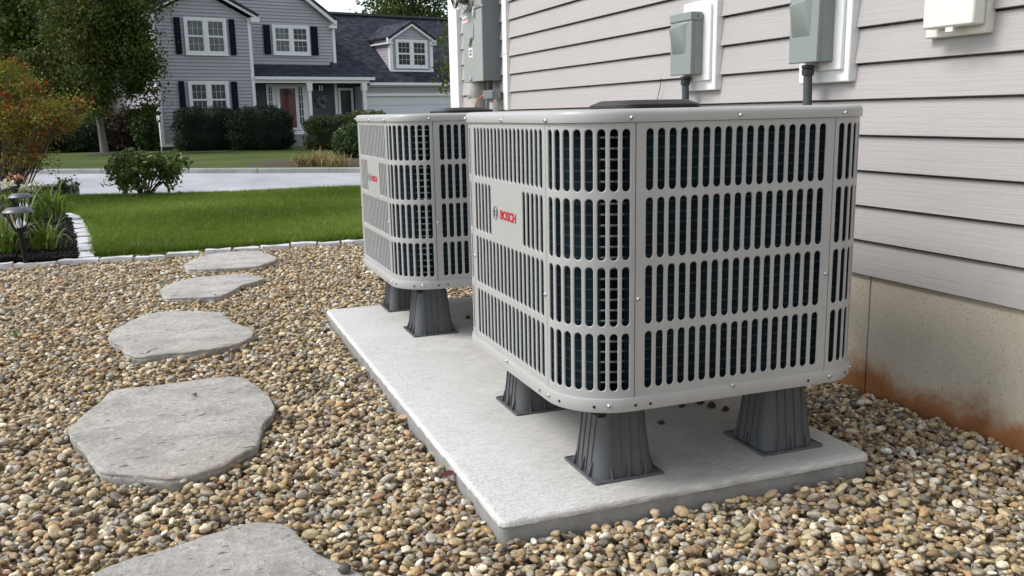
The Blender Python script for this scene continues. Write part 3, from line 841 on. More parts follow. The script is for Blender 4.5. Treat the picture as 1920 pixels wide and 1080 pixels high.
unit = thing('air_conditioner', (UX0, UY0, 0), 'nearer of the two grey air conditioner units, large slotted side facing the viewer', 'air conditioner', 'grey air conditioner units on the slab')
ORG = unit.location
slB = [.032+.02575*i for i in range(17)]; slA = [UY1-CL-2.177+.0254*i for i in range(18)]
dA = (WA-17*.0254)/2; slA = [dA+.0254*i for i in range(18)]
skipA = {(1, i) for i in range(5, 13)}
link('front_louvre_panel', louvre_mesh('front_louvre_panel', *FACE['A'], slA, ROWS, {(2-1, i) for i in range(5, 13)}), unit)
meB = louvre_mesh('side_louvre_panel', *FACE['B'], slB, ROWS); link('side_louvre_panel', meB, unit)
link('side_louvre_panel', louvre_mesh('side_louvre_panel', *FACE['C'], slA, ROWS), unit)
link('side_louvre_panel', louvre_mesh('side_louvre_panel', *FACE['D'], slB, ROWS), unit)
cm0 = CLEN/2-3.5*.0250
slC = [cm0+.0250*i for i in range(8)]
for c in range(4):
    link('corner_louvre_panel', louvre_mesh('corner_louvre_panel', (lambda s, c=c: perim_point(c, s)), CLEN, slC, ROWS, sub=.008), unit)
# top cap
cap = MB()
Lc = sweep([(-.006, .7975), (.0045, .7978), (.005, .7995), (.005, .8125), (.0035, .8175), (-.001, .8212), (-.007, .8228), (-.02, .8234)])
nL = len(Lc[0]); ccx, ccy = (UX0+UX1)/2, (UY0+UY1)/2
ring = []
for x, y, z in Lc[-1]:
    a = math.atan2(y-ccy, x-ccx); ring.append(a)
for r, z in ((.315, .8225), (.300, .815), (.298, .79)):
    Lc.append([(ccx+r*math.cos(a), ccy+r*math.sin(a), z) for a in ring])
cap.loops(Lc); part('top_cap', cap, M['unit_paint'], unit, 40, True)
# base pan with rounded underside
bp = MB().loops(sweep([(-.004, .2425), (.0035, .2420), (.0042, .2405), (.0042, .2165), (.003, .2135), (-.004, .2125), (-.010, .2120), (-.03, .2095), (-.06, .200), (-.085, .1985)]), True, False, True)
part('base_pan', bp, M['unit_paint'], unit, 32, True)
for (x, y) in ((UX0+.075, UY0+.062), (UX0+.075, UY1-.062)): part('drain_notch', MB().box((x-.006, y-.03, .196), (x+.012, y+.005, .2065)), M['dark'], unit)
# coil: dark finned wall with tube rings showing
def inset_path(d, n=10, na=24):
    return rrect(UX0+d, UX1-d, UY0+d, UY1-d, max(CR-d, .02), 0, .5, n, na)
co = MB(); ip = inset_path(.0235); gap0 = []
fr = [p for p in ip]
npth = len(fr)
gapi = [i for i, (x, y) in enumerate(fr) if UX0+.074 < x < UX0+.130 and y < UY0+.07]
for i in range(npth):
    if i in gapi and (i+1) % npth in gapi: continue
    a, b_ = fr[i], fr[(i+1) % npth]; o = len(co.v)
    co.v += [(a[0], a[1], .232), (b_[0], b_[1], .232), (b_[0], b_[1], .80), (a[0], a[1], .80)]; co.f.append((o, o+1, o+2, o+3))
part('coil', co, M['coil'], unit)
ib = MB(); pth = inset_path(.085, 4)
ib.loops([[(x, y, .232) for x, y in pth], [(x, y, .80) for x, y in pth]]); part('inner_blackout', ib, M['dark'], unit)  # black inner wall added so the inside looks dark through the coil gap
tb = MB(); pth = inset_path(.0267, 4)
for i in range(26):
    z = .248+.0217*i; P = [(x, y, z) for x, y in pth]
    k = len(P); o = len(tb.v)
    for j, p in enumerate(P):
        q, r_ = Vector(P[j-1]), Vector(P[(j+1) % k]); t = (r_-q).normalized(); n_ = Vector((t.y, -t.x, 0))
        for a in range(6):
            th = a*math.pi/3; tb.v.append(tuple(Vector(p)+n_*(.0026*math.cos(th))+Vector((0, 0, .0026*math.sin(th)))))
    for j in range(k):
        for a in range(6): tb.f.append((o+j*6+a, o+((j+1) % k)*6+a, o+((j+1) % k)*6+(a+1) % 6, o+j*6+(a+1) % 6))
part('coil_tube', tb, M['tube'], unit, 60, False, stuff=True)
for c in (1, 2, 3):
    for k in (1, 3, 5):
        P, n = perim_point(c, slC[k]+.0125); t_ = Vector((-n.y, n.x, 0))*.0012
        a, b_ = P-n*.004, P-n*.0255
        q = MB().prism([a-t_+Vector((0, 0, ZP0)), a+t_+Vector((0, 0, ZP0)), b_+t_+Vector((0, 0, ZP0)), b_-t_+Vector((0, 0, ZP0))], (0, 0, ZP1-ZP0-.002))
        part('slot_baffle', q, M['dark'], unit)  # dark plates added to block the bright view through the corner slots
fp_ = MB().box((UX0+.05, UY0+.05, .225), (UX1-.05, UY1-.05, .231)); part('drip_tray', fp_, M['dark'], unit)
# fan guard and its black centre dome
fg = MB()
for i in range(9):
    r = .15+.018*i; fg.tube([(ccx+r*math.cos(t), ccy+r*math.sin(t), .8175) for t in np.linspace(0, 2*math.pi, 41)], .0017, 5, False)
for i in range(12):
    t = i*math.pi/6; fg.tube([(ccx+.13*math.cos(t), ccy+.13*math.sin(t), .8155), (ccx+.306*math.cos(t), ccy+.306*math.sin(t), .8155)], .0022, 5)
part('fan_guard', fg, M['black_plastic'], unit, 60)
DX0, DX1, DY0, DY1 = .962, 1.170, 1.842, 2.06
dome = MB().loops([[(x, y, z) for x, y in rrect(DX0+i, DX1-i, DY0+i, DY1-i, .035, 0, 1)] for i, z in ((.02, .816), (.002, .818), (0, .820), (0, .8315), (.0015, .8335), (.018, .8415), (.022, .8430), (.05, .8436))], True, False, True)
part('fan_dome', dome, M['black_plastic'], unit, 14)
# screws
sm = MB().lathe([(.0056, 0), (.0056, .0006), (.0042, .0012), (.0040, .0026), (.0026, .0040), (.0012, .0044)], (0, 0, 0), 12)
sm = sm.mesh('screw', M['screw'], smooth=50)
cross = MB().box((-.0018, -.0005, .0040), (.0018, .0005, .0047)).box((-.0005, -.0018, .0040), (.0005, .0018, .0047)).mesh('drive_recess', M['dark'])
def screw(P, n):
    o = link('screw', sm, unit); o.location = Vector(P)-ORG; q = Vector(n).to_track_quat('Z', 'Y'); o.rotation_mode = 'QUATERNION'
    o.rotation_quaternion = q @ Euler((0, 0, random.uniform(0, 1.5))).to_quaternion()
    c = link('drive_recess', cross, o)
SL = .0052
for px, py in ((940, 226), (1023, 226.5)):
    p = on_x(px, py, UX0-SL); screw(p, (-1, 0, 0))
screw((UX0-.005, UY1-CL+.028, .8075), (-1, 0, 0))
for px, py in ((1178, 222.5), (1389, 216), (1563, 211.5)):
    p = on_y(px, py, UY0-SL)
    if px < 1190.6: P, n = perim_point(0, CLEN-.012); p = Vector((P.x, P.y, .806))+n*.005; screw(p, n)
    elif px > 1560: P, n = perim_point(1, .02); p = Vector((P.x, P.y, .806))+n*.005; screw(p, n)
    else: screw(p, (0, -1, 0))
for px, py in ((951, 677),): screw(on_x(px, py, UX0-.0044), (-1, 0, 0))
for s in (.012, .16): P, n = perim_point(0, s); screw(Vector((P.x, P.y, .2285))+n*.0044, n)
for px, py in ((1374, 722.5),): screw(on_y(px, py, UY0-.0044), (0, -1, 0))
P, n = perim_point(1, .012); screw(Vector((P.x, P.y, .2285))+n*.0044, n)
P, n = perim_point(1, .11); screw(Vector((P.x, P.y, .2285))+n*.0044, n)
for s, z, f in ((.0075, .447, 'B'), (WB-.0085, .462, 'B'), (WA-.0085, .443, 'A'), (.008, .46, 'A')):
    P, n = FACE[f][0](s); screw(Vector((P.x, P.y, z)), n)
hm = MB().lathe([(.0033, -.001), (.0033, .0004)], (0, 0, 0), 10).mesh('screw_hole', M['dark'])
for c, s in ((0, .05), (0, .13), (0, .215), (1, .07)):
    P, n = perim_point(c, s); o = link('screw_hole', hm, unit); o.location = Vector((P.x, P.y, .226))+n*.0044-ORG; o.rotation_mode = 'QUATERNION'; o.rotation_quaternion = n.to_track_quat('Z', 'Y')
for f, s in (('B', .035), ('B', .43), ('A', .45)):
    P, n = FACE[f][0](s); o = link('screw_hole', hm, unit); o.location = Vector((P.x, P.y, .225))+n*.0044-ORG; o.rotation_mode = 'QUATERNION'; o.rotation_quaternion = n.to_track_quat('Z', 'Y')
# brand lettering and the round emblem on the -X face
def text_mesh(body, size, mat, thick, off=0.0):
    cu = bpy.data.curves.new('lettering', 'FONT'); cu.body = body; cu.size = size; cu.extrude = thick; cu.offset = off; cu.resolution_u = 6
    ob = bpy.data.objects.new('lettering_tmp', cu); COL.objects.link(ob)
    bpy.context.view_layer.update()
    dg = bpy.context.evaluated_depsgraph_get(); me = bpy.data.meshes.new_from_object(ob.evaluated_get(dg))
    COL.objects.unlink(ob); bpy.data.objects.remove(ob); me.materials.clear(); me.materials.append(mat); return me
tm = text_mesh('BOSCH', 1.0, M['red_print'], .004, .035)
co_ = np.array([v.co[:] for v in tm.vertices]); mn, mx = co_.min(0), co_.max(0)
tl = on_x(938.3, 393.5, UX0); br_ = on_x(967.6, 411, UX0); bl = on_x(939, 411.5, UX0)
h_t = on_x(938.6, 393.6, UX0).z-on_x(938.9, 411.0, UX0).z; w_t = tl.y-br_.y
for v in tm.vertices:
    u = (v.co.x-mn[0])/(mx[0]-mn[0])*w_t; w = (v.co.y-mn[1])/(mx[1]-mn[1])*h_t
    v.co = Vector((UX0-.0004-(v.co.z-mn[2])*.08, tl.y-u, tl.z-h_t+w))-ORG
tm.name = 'lettering'; link('lettering', tm, unit)
ec = on_x(929.4, 399, UX0); er = (on_x(929, 386.2, UX0).z-on_x(929.6, 411.6, UX0).z)/2
em = MB()
def flat_poly(P): em.prism([(UX0-.0003, ec.y-u*er, ec.z+w*er) for u, w in P], (-.0006, 0, 0))
for i in range(32):
    a, b_ = 2*math.pi*i/32, 2*math.pi*(i+1)/32
    flat_poly([(math.cos(a), math.sin(a)), (math.cos(b_), math.sin(b_)), (.88*math.cos(b_), .88*math.sin(b_)), (.88*math.cos(a), .88*math.sin(a))])
for sx in (-1, 1):
    flat_poly([(sx*.36, .62), (sx*.48, .62), (sx*.48, -.62), (sx*.36, -.62)])
    for i in range(10):
        a, b_ = math.radians(-52+10.4*i), math.radians(-52+10.4*(i+1))
        flat_poly([(sx*.72*math.cos(a), .72*math.sin(a)), (sx*.72*math.cos(b_), .72*math.sin(b_)), (sx*.64*math.cos(b_), .64*math.sin(b_)), (sx*.64*math.cos(a), .64*math.sin(a))])
for w in (.24, -.24): flat_poly([(-.36, w+.055), (.36, w+.055), (.36, w-.055), (-.36, w-.055)])
part('emblem', em, M['grey_print'], unit)
unit2 = copy_tree(unit); unit2.location = Vector((UX0-.0035, UY0+1.4546, 0))
unit2['label'] = 'farther grey air conditioner unit, partly hidden behind the nearer one'

# ------------------------------------------------------------------ plastic risers
def riser_mesh():
    b = .0725; t = .055; zb, zt = .0, .163
    root = thing('plastic_riser', (.867, 1.716, PAD_Z), '', 'riser', 'dark plastic risers under the units')
    z0 = PAD_Z
    def W(P): return [(root.location.x+x, root.location.y+y, z0+z) for x, y, z in P]
    f = MB(); s = .084
    f.loops([W([(x, y, z) for x, y in rrect(-s+i, s-i, -s+i, s-i, .006, 0, 1)]) for i, z in ((0, 0), (0, .0045), (.001, .0058), (.004, .0058), (.005, .0042), (.02, .0042))], True, True, True)
    part('base_flange', f, M['riser'], root, 30, True)
    c = MB()
    c.loops([W([(x, y, z) for x, y in rrect(-q, q, -q, q, .03, 0, .02, 6)]) for q, z in ((b, .004), (b-.001, .01), (t+.001, .150), (t, zt), (t-.01, zt))], True, False, True)
    part('column', c, M['riser'], root, 35, True)
    ribs = MB().mesh
    rm = MB(); gm = MB()
    # rib on the +X side, centred at y=0, following the taper
    def ribprofile(w): return [(b-.003, -w, .006), (b+.0022, -w, .006), (t+.0022, -w, .157), (t-.003, -w, .157)]
    rmm = MB().prism([Vector(p) for p in ribprofile(.0012)], (0, .0024, 0)).mesh('rib', M['riser'])
    gmm = MB().prism([Vector((b-.004, -.0014, .0042)), Vector((.0815, -.0014, .0042)), Vector((b-.002, -.0014, .036))], (0, .0028, 0)).mesh('gusset', M['riser'])
    for side in range(4):
        R = Matrix.Rotation(side*math.pi/2, 4, 'Z')
        for y in (-.034, -.012, .012, .034):
            o = link('rib', rmm, root); o.matrix_local = R @ Matrix.Translation((0, y, 0))
        for y in (-.040, .0, .040):
            o = link('gusset', gmm, root); o.matrix_local = R @ Matrix.Translation((0, y, 0))
    return root
ris = riser_mesh()
spots = [(.867, 1.716, 'front riser of the near unit, closest to the viewer'), (1.291, 1.712, 'riser under the near right corner of the near unit'),
         (.872, 2.203, 'riser under the left rear of the near unit, half hidden by its base'), (1.291, 2.2, 'riser behind, under the wall side rear of the near unit'),
         (.838, 3.148, 'front riser of the far unit'), (.848, 3.602, 'riser under the left rear of the far unit, at the slab end'),
         (1.288, 3.15, 'riser under the wall side front of the far unit'), (1.288, 3.6, 'riser under the wall side rear of the far unit')]
for i, (x, y, lab) in enumerate(spots):
    o = ris if i == 0 else copy_tree(ris); o.location = (x, y, PAD_Z); o['label'] = lab

# ------------------------------------------------------------------ the near house: siding, trim, foundation
house = thing('house', (WALL_X, 2, 0), 'near house with warm grey lap siding over a concrete foundation at right', 'house')
SZ0, SEX = .3356, .1005
def board(y0, y1, k, e=SEX):
    z = SZ0+e*k; X = WALL_X
    sec = [(X, z+.0015), (X+.0015, z), (X+.0045, z), (X+.006, z+.008), (X+.034, z+.010), (X+.034, z+.09), (X+.031, z+e-.0035), (X+.0135, z+e-.0050), (X+.0125, z+e-.0062)]
    return MB().prism([(x, y0, zz) for x, zz in sec], (0, y1-y0, 0))
Y_NEAR, Y_J0, Y_J1, Y_T0, Y_T1 = -1.6, 5.005, 5.075, 5.925, 6.117
b1 = {}
for k in range(15):
    for (ya, yb) in ((Y_NEAR, Y_J0), (Y_J1, Y_T0)):
        cuts = [ya, 4.06, yb] if (k == 10 and ya < 0) else ([ya, .55, yb] if (k == 4 and ya < 0) else [ya, yb])
        for c0_, c1_ in zip(cuts, cuts[1:]): part('siding_board', board(c0_+(.0006 if c0_ != ya else 0), c1_-(.0006 if c1_ != yb else 0), k), M['siding'], house, 30, True)
up = MB()
for k in range(15, 50):
    q = board(Y_NEAR, Y_T0, k); up.add(q.v, q.f)
part('upper_siding', up, M['siding'], house, 30, True, stuff=True)
part('wall_core', MB().box((WALL_X+.036, Y_NEAR, SZ0+.003), (WALL_X+7.5, Y_T1-.01, SZ0+SEX*50+.1)), M['siding'], house)
part('corner_trim', MB().box((WALL_X-.022, Y_T0, .30), (WALL_X+.1, Y_T1, 5.5)), M['white_trim'], house, bevel=.003)
jt = MB().box((WALL_X-.012, Y_J0, .837), (WALL_X+.03, Y_J1, 1.151)).box((WALL_X-.012, Y_J0, 1.153), (WALL_X+.03, Y_J1, 2.6))
part('joint_strip', jt, M['white_trim'], house, bevel=.002)
part('joint_strip', MB().box((WALL_X-.002, Y_J0, SZ0+.004), (WALL_X+.03, Y_J1, .836)), M['siding'], house)
fm = MB().box((WALL_X+.012, 2.050, -.5), (WALL_X+.3, Y_T1-.02, SZ0+.02)); part('foundation_panel', fm, M['foundation'], house, org=(0, 0, 0)).location = -house.location
fm = MB().box((WALL_X+.012, Y_NEAR, -.5), (WALL_X+.3, 2.0445, SZ0+.02)); part('foundation_panel', fm, M['foundation'], house, org=(0, 0, 0)).location = -house.location
part('foundation_joint', MB().box((WALL_X+.024, 2.0450, -.45), (WALL_X+.2, 2.0495, SZ0+.01)), M['dark'], house)
ev = MB().prism([(WALL_X-.4, -1.9, 5.45), (WALL_X+8, -1.9, 5.45), (WALL_X+4, -1.9, 8.2)], (0, 8.3, 0))
part('roof', ev, plain('near_roof', lin(.05, .052, .058), .9, 0, .3, 12), house)

# ------------------------------------------------------------------ electrical boxes on the wall
def mounting_block(y0, y1, z0, z1, root, mat):
    X = WALL_X
    o = part('mounting_block', MB().box((X-.018, y0, z0), (X+.014, y1, z1)), mat, root, bevel=.004)
    part('mounting_block', MB().box((X-.029, y0+.022, z0+.035), (X-.0175, y1-.022, z1-.02)), mat, root, bevel=.003)
def tube_path(P, n=5):
    """Catmull-Rom through P"""
    P = [Vector(p) for p in P]; out = []
    for i in range(len(P)-1):
        a, b_, c, d = P[max(i-1, 0)], P[i], P[i+1], P[min(i+2, len(P)-1)]
        for j in range(n):
            t = j/n; out.append(.5*((2*b_)+(c-a)*t+(2*a-5*b_+4*c-d)*t*t+(3*b_-a-3*c+d)*t**3))
    return out+[P[-1]]
def disconnect(y0, y1, z0, z1, X1, X2, pl, lab, conduit_y, endp):
    r = thing('disconnect_box', (X2, (y0+y1)/2, z0), lab, 'electrical box', 'grey green disconnect boxes on white blocks')
    part('box_body', MB().box((X1+.014, y0+.003, z0+.002), (X2+.004, y1-.003, z1-.01)), M['box_grey'], r, bevel=.0025)
    part('cover', MB().box((X1, y0, z0), (X1+.0135, y1, z1-.028)), M['box_grey'], r, bevel=.003)
    part('hood', MB().box((X1-.003, y0-.003, z1-.0285), (X2-.006, y1+.003, z1)), M['box_grey'], r, bevel=.002)
    w, h = y1-y0, z1-z0
    yl, yr, zt, zb = y1-.10*w, y0+.22*w, z1-.145*h, z1-.66*h
    rp = MB().add([(X1+.001, yl, zt), (X1+.001, yr, zt), (X1+.001, yl, zb), (X1+.001, yr+.004, zb),
                   (X1-.020, yl-.006, zt-.020), (X1-.020, yr+.022, zt-.012), (X1-.012, yl-.004, zt-.05), (X1-.003, yr+.014, zb+.006), (X1-.003, yl-.004, zb+.006)],
                  [(0, 1, 5, 4), (4, 5, 7, 8), (1, 3, 7, 5), (3, 2, 8, 7), (0, 4, 8, 2)])
    part('pull_handle_bulge', rp, M['box_grey'], r, 30, True, bevel=.003)
    kk = MB().lathe([(.013, 0), (.0135, .0006), (.0115, .0008), (.011, 0)], (X2-.032, y0+.003, z0+.075), 20, '-y', False); part('knockout', kk, M['box_grey'], r, 60)
    sc1 = MB().lathe([(.003, 0), (.0028, .0012), (.001, .002)], (X1+.026, y0-.003, z1-.016), 10, '-y'); part('screw', sc1, M['dark'], r)
    mounting_block(*pl, r, M['white_trim'])
    cx_ = (X1+X2)/2+.004
    cn = MB().lathe([(.013, -.004), (.019, -.006), (.019, -.014), (.016, -.015), (.0175, -.017), (.0175, -.034), (.0135, -.036)], (cx_, conduit_y, z0), 10)
    part('connector', cn, M['black_plastic'], r, 30)
    P = tube_path([(cx_, conduit_y, z0-.03), (cx_, conduit_y-.004, z0-.12), (cx_-.004, conduit_y-.018, z0-.3), (cx_-.03, conduit_y-.05, z0-.48), (cx_-.12, endp[1]+.03, endp[2]-.02), endp], 6)
    part('conduit', MB().tube(P, .0132, 12), M['conduit'], r, 60)
disconnect(2.903, 3.047, .9435, 1.1625, 1.776, 1.8275, (2.838, 3.062, .886, 1.205), 'farther small grey green electrical box on white block, above the dome of the near unit', 2.985, (UX1+.005, 3.12, .36))
disconnect(2.204, 2.333, .9475, 1.1665, 1.768, 1.8275, (2.149, 2.374, .889, 1.20), 'nearer grey green electrical box on white block, cut by the top edge', 2.283, (UX1+.005, 2.12, .36))
ob = thing('outlet_cover', (WALL_X, 1.77, 1), 'cream weatherproof outlet cover on cream block at upper right', 'outlet cover')
mounting_block(1.687, 1.873, .985, 1.215, ob, M['cream_trim'])
part('cover', MB().box((1.793, 1.681, 1.0045), (1.83, 1.838, 1.19)), M['cream_trim'], ob, bevel=.005)
part('latch_tab', MB().box((1.797, 1.745, .992), (1.806, 1.768, 1.006)), M['cream_trim'], ob, bevel=.001)
wp = [on_x(1239, 147, WALL_X-.004), on_x(1238, 162, WALL_X-.007), on_x(1235, 176, WALL_X-.010), on_x(1231, 192, WALL_X-.012), on_x(1228, 215, WALL_X-.012), on_x(1226, 260, WALL_X-.01)]
single('thin_wire', MB().tube(tube_path(wp), .0014, 6), M['black_plastic'], wp[0], 'thin dark wire hanging from a siding lap behind the near unit', 'wire', smooth=60)

mt = thing('electric_meter', (WALL_X, 5.34, 1), 'tall grey electric meter cabinet on the siding near the white house corner', 'meter')
MX, MY0, MY1, MZ0, MZ1 = 1.747, 5.146, 5.520, 1.0085, 1.95
part('cabinet', MB().box((MX+.010, MY0, MZ0+.001), (WALL_X+.012, MY1, MZ1)), M['meter_side'], mt, bevel=.003)
def fz(px, py): return on_x(px, py, MX)
zb1 = fz(885, 17).z
part('lower_cover', MB().box((MX, MY0+.004, MZ0), (MX+.0095, MY1-.002, zb1-.006)), M['meter_grey'], mt, bevel=.003)
part('upper_cover', MB().box((MX, MY0+.004, zb1+.012), (MX+.0095, MY1-.002, MZ1-.01)), M['meter_grey'], mt, bevel=.003)
part('retaining_band', MB().box((MX-.006, MY0-.002, zb1-.0055), (MX+.0095, MY1+.002, zb1+.0115)), M['screw'], mt, bevel=.002)
gc = fz(879, -8)
part('meter_glass', MB().lathe([(.085, 0), (.085, .03), (.078, .085), (.05, .10), (.0, .103)], (MX, gc.y, gc.z), 28, '-x'), M['glass'], mt, 40)
part('meter_ring', MB().lathe([(.095, -.004), (.095, .022), (.086, .026), (.084, .0)], (MX, gc.y, gc.z), 28, '-x', False), M['screw'], mt, 40)
part('meter_dial', MB().lathe([(.07, .0), (.07, .05), (.0, .052)], (MX, gc.y, gc.z), 20, '-x'), M['dark'], mt, 40)
a_, b_ = fz(873, 46), fz(889, 73.5)
lt = MB().loops([[(x, y, z) for y, z in rrect(b_.y+i, a_.y-i, b_.z+i, a_.z-i, .03, 0, 1)] for i, x in ((0, MX), (0, MX-.004), (.003, MX-.006), (.014, MX-.006))], True, False, True)
part('latch_plate', lt, M['meter_grey'], mt, 30, True)
a_, b_ = fz(877, 72), fz(886, 84)
part('latch_tongue', MB().prism([(MX-.0005, a_.y, a_.z), (MX-.0005, b_.y, a_.z), (MX-.0005, (a_.y+b_.y)/2-.02, b_.z), (MX-.0005, (a_.y+b_.y)/2+.02, b_.z)], (-.014, 0, 0)), M['meter_grey'], mt, bevel=.002)
a_, b_ = fz(879, 91), fz(886.5, 107)
part('paper_label', MB().box((MX-.0014, b_.y, b_.z), (MX-.0002, a_.y, a_.z)), M['paper'], mt)
for q in (.28, .62):
    zz = a_.z+(b_.z-a_.z)*q
    part('label_print', MB().box((MX-.0019, (a_.y+b_.y)/2-.022, zz-.010), (MX-.0015, (a_.y+b_.y)/2+.022, zz+.004)), M['grey_print'], mt)
a_, b_ = fz(866.5, 33), fz(877, 41)
part('paper_label', MB().box((MX-.0014, b_.y, b_.z), (MX-.0002, a_.y, a_.z)), M['paper'], mt)
for q in (.2, .5, .8):
    yy = a_.y+(b_.y-a_.y)*q
    part('label_print', MB().box((MX-.0019, yy-.010, b_.z+.008), (MX-.0015, yy+.010, a_.z-.008)), M['red_print'] if q == .5 else M['grey_print'], mt)
kc = on_y(922.5, 130, MY0)
for r_ in (.018, .030): part('knockout', MB().lathe([(r_, 0), (r_+.0006, .0012), (r_+.003, .0012), (r_+.0036, 0)], (kc.x, MY0, kc.z), 24, '-y', False), M['meter_side'], mt, 60)
for px, py in ((884, 148),):
    p = fz(px, py); part('hasp', MB().box((MX-.014, p.y-.016, p.z-.014), (MX+.004, p.y+.016, p.z+.012)), M['screw'], mt, bevel=.003)
p = on_x(889.5, 22, MX); part('hasp', MB().box((MX-.014, p.y-.014, p.z-.03), (MX, p.y+.010, p.z+.03)), M['screw'], mt, bevel=.003)
cp_ = on_x(896, 165, 1.80)
part('conduit_collar', MB().lathe([(.050, MZ0), (.050, MZ0-.085), (.046, MZ0-.09)], (1.80, cp_.y, 0), 20), M['pvc'], mt, 40)
part('conduit', MB().lathe([(.0435, MZ0-.08), (.0435, -.05)], (1.80, cp_.y, 0), 20), M['pvc'], mt, 40)
part('strap', MB().box((1.744, cp_.y+.01, MZ0-.10), (1.756, cp_.y+.045, MZ0-.07)), M['screw'], mt, bevel=.002)
j0, j1 = on_x(911.5, 170, 1.80), on_x(930.5, 185, 1.80)
jb = thing('junction_box', (1.82, j1.y, j1.z), 'small square grey box hanging below the electric meter cabinet', 'electrical box')
part('box_body', MB().box((1.775, j1.y, j1.z), (1.83, j0.y, j0.z)), M['meter_side'], jb, bevel=.003)
ym = (j0.y+j1.y)/2
part('nipple', MB().tube([(1.80, ym+.02, j0.z-.002), (1.80, ym+.02, MZ0+.002)], .016, 10), M['black_plastic'], jb, 60)
part('conduit', MB().tube([(1.825, ym+.075, MZ0+.001), (1.825, ym+.075, .3)], .012, 10), M['pvc'], jb, 60)
e0 = on_x(926.5, 192, 1.80)
ps_ = single('pipe_stub', MB().lathe([(.0, e0.z-.001), (.022, e0.z-.001), (.026, e0.z), (.026, .1), (.03, .0)], (1.80, e0.y, 0), 16), M['pvc'], (1.80, e0.y, 0), 'open pale grey pipe stub standing below the small box', 'pipe', smooth=40)
wq = [on_x(889, 225, 1.77), on_x(890.5, 205, 1.77), on_x(896, 189, 1.77), on_x(906, 179, 1.775), on_x(916, 183, 1.79), on_x(924, 192, 1.80), on_x(926, 203, 1.80)]
single('orange_wire', MB().tube(tube_path(wq), .0042, 8), M['orange'], wq[0], 'thin orange wire looping out of the pipe stub by the meter', 'wire', smooth=60)

# ------------------------------------------------------------------ the house across the street
HA = Vector((math.sin(math.radians(74.5)), math.cos(math.radians(74.5)), 0)); HN = Vector((HA.y, -HA.x, 0))   # along the front, towards the viewer
HO = at_d(484, 262, 39.0); HO.z = HOUSE_Z
def hp(px, py, t):
    """measured point -> (s, z) on the house plane lying t metres in front of the wing's face"""
    d = ray(px, py); o = HO+HN*t; k = (o-EYE).dot(HN)/d.dot(HN); P = EYE+d*k
    return (P-HO).dot(HA), P.z
def S(s, t, z): return HO+HA*s+HN*t+Vector((0, 0, z-HO.z))
M['far_siding'] = mat_siding('far_siding_mauve_grey', lin(.42, .395, .432), (2, 2, 20), .1)
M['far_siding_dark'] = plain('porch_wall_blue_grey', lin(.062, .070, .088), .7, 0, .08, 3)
M['far_white'] = plain('far_white_trim', lin(.80, .80, .82), .5, 0, .03)
M['shutter'] = plain('navy_shutter', lin(.008, .011, .022), .85, 0, .1, 4, spec=.15)
def mat_shingle():
    m = Mat('roof_shingles', .9, 0, .2)
    v = m.coord((1.0, 1.0, 1.0), 'UV')
    b = m.node('ShaderNodeTexBrick', Scale=1.0); b.inputs['Brick Width'].default_value = .32; b.inputs['Row Height'].default_value = .145
    b.inputs['Mortar Size'].default_value = .006; b.inputs['Color1'].default_value = (.026, .031, .042, 1); b.inputs['Color2'].default_value = (.062, .070, .088, 1)
    b.inputs['Mortar'].default_value = (.010, .012, .016, 1); b.inputs['Bias'].default_value = -.1
    m.l.new(v, b.inputs['Vector'])
    n = m.noise(3.0, 4, .6, v); c = m.mix(m.maprange(n, .35, .7), m.mix(1.0, b.outputs['Color'], (.78, .78, .8, 1), 'MULTIPLY'), m.mix(1.0, b.outputs['Color'], (1.25, 1.25, 1.25, 1), 'MULTIPLY'))
    m.color(c); m.bump(b.outputs['Fac'], -.4, .02); return m.m
M['shingle'] = mat_shingle()
M['pane_dark'] = plain('window_pane_dark', lin(.010, .012, .013), .2, 0, .3, 2.0, spec=.25)
M['pane_curtain'] = plain('window_pane_curtained', lin(.12, .13, .132), .25, 0, .35, 3.0, spec=.25)
M['pane_mid'] = plain('window_pane_mid_grey', lin(.040, .046, .048), .2, 0, .7, 2.0, spec=.25)  # mid grey pane colour between the dark and curtained ones
fh = thing('house', HO, 'two storey mauve grey house with white trim across the street', 'house')
def siding_wall(name, lfun, rfun, z0, z1, t, e=.142, mat=None):
    m_ = MB(); n = int(math.ceil((z1-z0)/e))
    for i in range(n):
        za, zb = z0+i*e, min(z0+(i+1)*e, z1)
        la, ra, lb_, rb = lfun(za), rfun(za), lfun(zb), rfun(zb)
        if ra-la < .02: continue
        if rb < lb_: lb_ = rb = (lb_+rb)/2
        m_.add([S(la, t+.045, za), S(ra, t+.045, za), S(rb, t+.003, zb), S(lb_, t+.003, zb), S(la, t, za), S(ra, t, za)], [(0, 1, 2, 3), (4, 5, 1, 0)])
    part(name, m_, mat or M['far_siding'], fh)
def hbox(s0, s1, t0, t1, z0, z1, m_=None):
    m_ = m_ or MB(); P = [S(s, t, z) for z in (z0, z1) for s, t in ((s0, t1), (s1, t1), (s1, t0), (s0, t0))]
    return m_.add(P, [(0, 3, 2, 1), (4, 5, 6, 7), (0, 1, 5, 4), (1, 2, 6, 5), (2, 3, 7, 6), (3, 0, 4, 7)])
def hprism(P, t0, t1, m_=None):
    return (m_ or MB()).prism([S(s, t0, z) for s, z in P], HN*(t1-t0))
